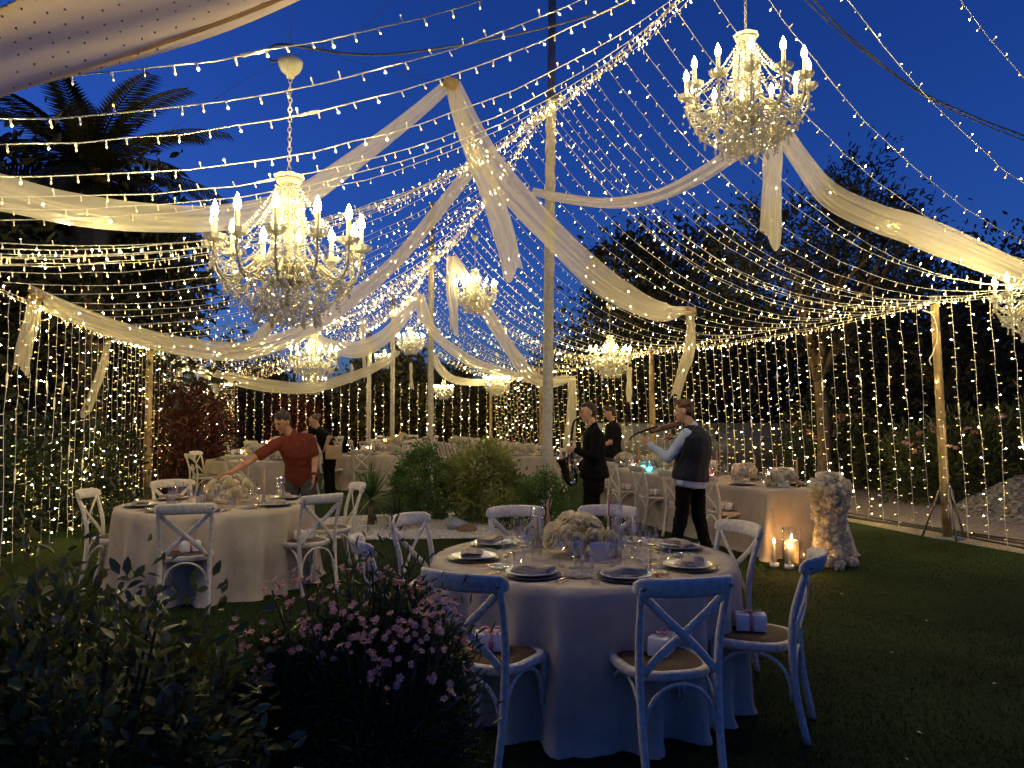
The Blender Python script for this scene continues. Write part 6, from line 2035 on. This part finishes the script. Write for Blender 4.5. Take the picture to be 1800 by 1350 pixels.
# left side
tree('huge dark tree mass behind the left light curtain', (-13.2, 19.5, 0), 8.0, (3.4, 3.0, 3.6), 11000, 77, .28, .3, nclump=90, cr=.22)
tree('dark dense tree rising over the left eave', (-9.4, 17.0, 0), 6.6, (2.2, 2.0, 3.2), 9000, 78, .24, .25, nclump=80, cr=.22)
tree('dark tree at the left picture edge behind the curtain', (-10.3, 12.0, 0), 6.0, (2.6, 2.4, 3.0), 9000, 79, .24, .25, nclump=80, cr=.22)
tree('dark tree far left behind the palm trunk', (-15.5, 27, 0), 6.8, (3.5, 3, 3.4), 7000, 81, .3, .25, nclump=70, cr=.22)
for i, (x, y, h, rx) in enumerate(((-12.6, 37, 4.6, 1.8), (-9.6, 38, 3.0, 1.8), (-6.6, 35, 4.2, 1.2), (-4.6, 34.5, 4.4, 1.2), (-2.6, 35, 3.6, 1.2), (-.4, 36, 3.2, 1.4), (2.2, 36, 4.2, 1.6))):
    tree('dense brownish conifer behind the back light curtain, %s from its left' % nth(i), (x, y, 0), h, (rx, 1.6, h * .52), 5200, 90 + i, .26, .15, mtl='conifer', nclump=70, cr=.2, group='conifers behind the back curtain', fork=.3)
for i, (x, y, rx, rz_, dsc) in enumerate(((-5.55, 15.9, 0, 0, ''),)):
    pass
bush('red_shrub', 'dark red-leaved shrub just outside the left light curtain', (-7.3, 16.6, 0), (.85, .8, 1.1), 7000, .11, .4, 'leaf_red', 101, nclump=80, cr=.2, ns=14)
bush('red_shrub', 'smaller red-brown shrub behind the back left corner', (-9.4, 33.2, 0), (1.0, 1.0, 1.2), 6000, .17, .4, 'leaf_red', 102, nclump=80, cr=.2, ns=12)
bush('red_shrub', 'red-brown shrub outside the far left curtain', (-9.6, 23.6, 0), (1.1, .8, 1.2), 5000, .12, .4, 'leaf_red', 104, nclump=70, cr=.2, ns=12)
bush('hedge_shrub', 'dark green shrub low behind the left curtain', (-6.7, 11.3, 0), (1.2, .8, .75), 5000, .10, .45, 'leaf_dark', 103, nclump=60, cr=.22)
bush('hedge_shrub', 'dark shrub behind the near end of the left curtain', (-6.1, 8.2, 0), (.9, .8, .85), 4500, .09, .45, 'leaf_dark', 105, nclump=60, cr=.22)
# right-hand border: pink oleanders, low wall, gravel heap
for i, (x, y, rx, rz_) in enumerate(((8.1, 14.0, 1.2, .85), (9.6, 13.8, 1.3, 1.0), (7.2, 17.2, 1.2, .95), (11.4, 15.0, 1.6, 1.2))):
    oc = []
    rd = random.Random(200 + i)
    for k in range(16):
        a = rd.uniform(PI, 2 * PI); e = rd.uniform(.3, 1.1)
        oc.append(Vector((x + rx * .95 * math.cos(a) * math.cos(e * .9), y + .8 * math.sin(a) * math.cos(e * .9), .85 * rz_ + rz_ * math.sin(e))))
    o = oleander('oleander with pale pink blossom beyond the gravel path, %s from the forked tree' % nth(i), (x, y, 0), (rx, .8, rz_), rz_ * .85, 3800, 210 + i, oc, .16, 5, True)
def stone_wall(p0, p1, h, label, seed):
    """low dry wall of rough pale stones"""
    rd = random.Random(seed)
    p0, p1 = Vector(p0), Vector(p1); L = (p1 - p0).length; u = (p1 - p0).normalized(); rz = math.atan2(u.y, u.x)
    t = thing('stone_wall', label, 'wall', p0, rz)
    mb = MB(); mb.box((L / 2, .12, h / 2), (L, .2, h)); mb.build('wall_core', M['pole'], t)
    protos = []
    for k in range(6):
        m_ = MB(); m_.rbox((0, 0, 0), (.36 + .05 * k, .16, .20), .035, seg=1); protos.append(m_.mesh('stone', [mat('wall stone %d' % k, (.10 + .01 * k, .11 + .01 * k, .13 + .012 * k), .9, .3, 7, bump=.5, bscale=20)]))
    z = .1; r_ = 0
    while z < h:
        x = rd.uniform(0, .2)
        while x < L:
            k = rd.randrange(6)
            o = link('stone', protos[k], t); w = .36 + .05 * k
            o.location = (x + w / 2, rd.uniform(-.02, .02), z); o.rotation_euler = (rd.uniform(-.05, .05), rd.uniform(-.03, .03), rd.uniform(-.05, .05))
            x += w + .015
        z += .205; r_ += 1
stone_wall((8.8, 21.4, 0), (2.6, 24.0, 0), 1.40, 'low grey rough stone wall behind the violinist beyond the curtain', 3)
mb = MB()
n = 26
vs = []; 
for j in range(n + 1):
    for i in range(n + 1):
        x, y = -1 + 2 * i / n, -1 + 2 * j / n
        r_ = math.hypot(x, y)
        vs.append((x * 2.6, y * 2.0, max(-.02, 1.25 * max(0, 1 - r_) ** .85 + .07 * mnoise.noise((x * 5, y * 5, 2)) * (1 - min(1, r_)))))
mb.add(vs, [(j * (n + 1) + i, j * (n + 1) + i + 1, (j + 1) * (n + 1) + i + 1, (j + 1) * (n + 1) + i) for j in range(n) for i in range(n)])
heap = mb.build('gravel_heap', mat('crushed grey stone', (.13, .12, .11), .95, .5, 22, bump=1.0, bscale=35, col2=(.28, .26, .24))); heap.location = (9.9, 12.4, .0)
tag(heap, 'heap of crushed grey stone at the right edge beyond the path', 'gravel heap')
VV = []; FF = []
rs_ = np.random.RandomState(9)
for i in range(2600):
    x, y = rs_.rand() * 2 - 1, rs_.rand() * 2 - 1
    r_ = math.hypot(x, y)
    if r_ > .97: continue
    z = 1.25 * (1 - r_) ** .85 + .07 * mnoise.noise((x * 5, y * 5, 2)) * (1 - r_)
    s_ = .03 + .035 * rs_.rand()
    v = ico_v * np.array([1 + .4 * rs_.rand(), 1, .8]) * s_
    an = rs_.rand() * 6.28; ca, sa = math.cos(an), math.sin(an)
    v = np.stack([v[:, 0] * ca - v[:, 1] * sa, v[:, 0] * sa + v[:, 1] * ca, v[:, 2]], 1) + np.array([x * 2.6, y * 2.0, z])
    FF.append(ico_f + len(VV) * 9); VV.append(v)
o = scatter_mesh('loose_stones', np.concatenate(VV), np.concatenate(FF), [M['pebble'] if False else mat('loose stone', (.17, .16, .15), .9, .4, 12, col2=(.3, .29, .27))], heap); o['kind'] = 'stuff'

# ------------------------------------------------------------------ palm tree, upper left
def palm(label, base, H, seed, nf=34, L=3.0):
    t = thing('palm_tree', label, 'palm', base)
    rd = random.Random(seed)
    mb = MB(); pts = spline([(0, 0, 0), (.08, 0, H * .35), (-.05, 0, H * .7), (0, 0, H)], 14)
    rings = []
    mb.tube(pts, [.30 + .03 * (i % 2) for i in range(14)], 12); mb.build('trunk', M['bark'], t)
    mb = MB(); mb.ball((0, 0, H), .42, 10, 7, sc=(1, 1, 1.2)); mb.build('crown_heart', M['bark'], t)
    for f in range(nf):
        a = 2.399 * f; el = 1.35 - 1.75 * (f / nf) + rd.uniform(-.12, .12)
        l = L * rd.uniform(.85, 1.1)
        hd = Vector((math.cos(a), math.sin(a), 0)); sd = Vector((-math.sin(a), math.cos(a), 0))
        p = Vector((0, 0, H)); e = el; spine = [p.copy()]
        for k in range(18):
            p = p + (hd * math.cos(e) + Vector((0, 0, 1)) * math.sin(e)) * (l / 18)
            e -= .055 + .02 * (k / 18); spine.append(p.copy())
        mb = MB(); mb.tube(spine, [.03 * (1 - .05 * k) for k in range(19)], 5)
        for k in range(2, 19):
            for h_ in (0, .5):
                q = spine[k - 1].lerp(spine[k], h_ + .25)
                tg = (spine[k] - spine[k - 1]).normalized()
                upv = sd.cross(tg)
                ll = .62 * math.sin(PI * (.12 + .80 * (k + h_) / 19)) ** .7
                for sgn in (-1, 1):
                    dv = (sd * sgn * .75 + tg * .62 + upv * .20).normalized()
                    w = upv.cross(dv).normalized() * .034
                    tip = q + dv * ll - Vector((0, 0, .10 * ll))
                    m = q + dv * ll * .5
                    mb.add([q - w * .6, q + w * .6, m + w, m - w, tip], [(0, 1, 2, 3), (3, 2, 4)])
        mb.build('frond', M['palm_leaf'], t, False)
    return t
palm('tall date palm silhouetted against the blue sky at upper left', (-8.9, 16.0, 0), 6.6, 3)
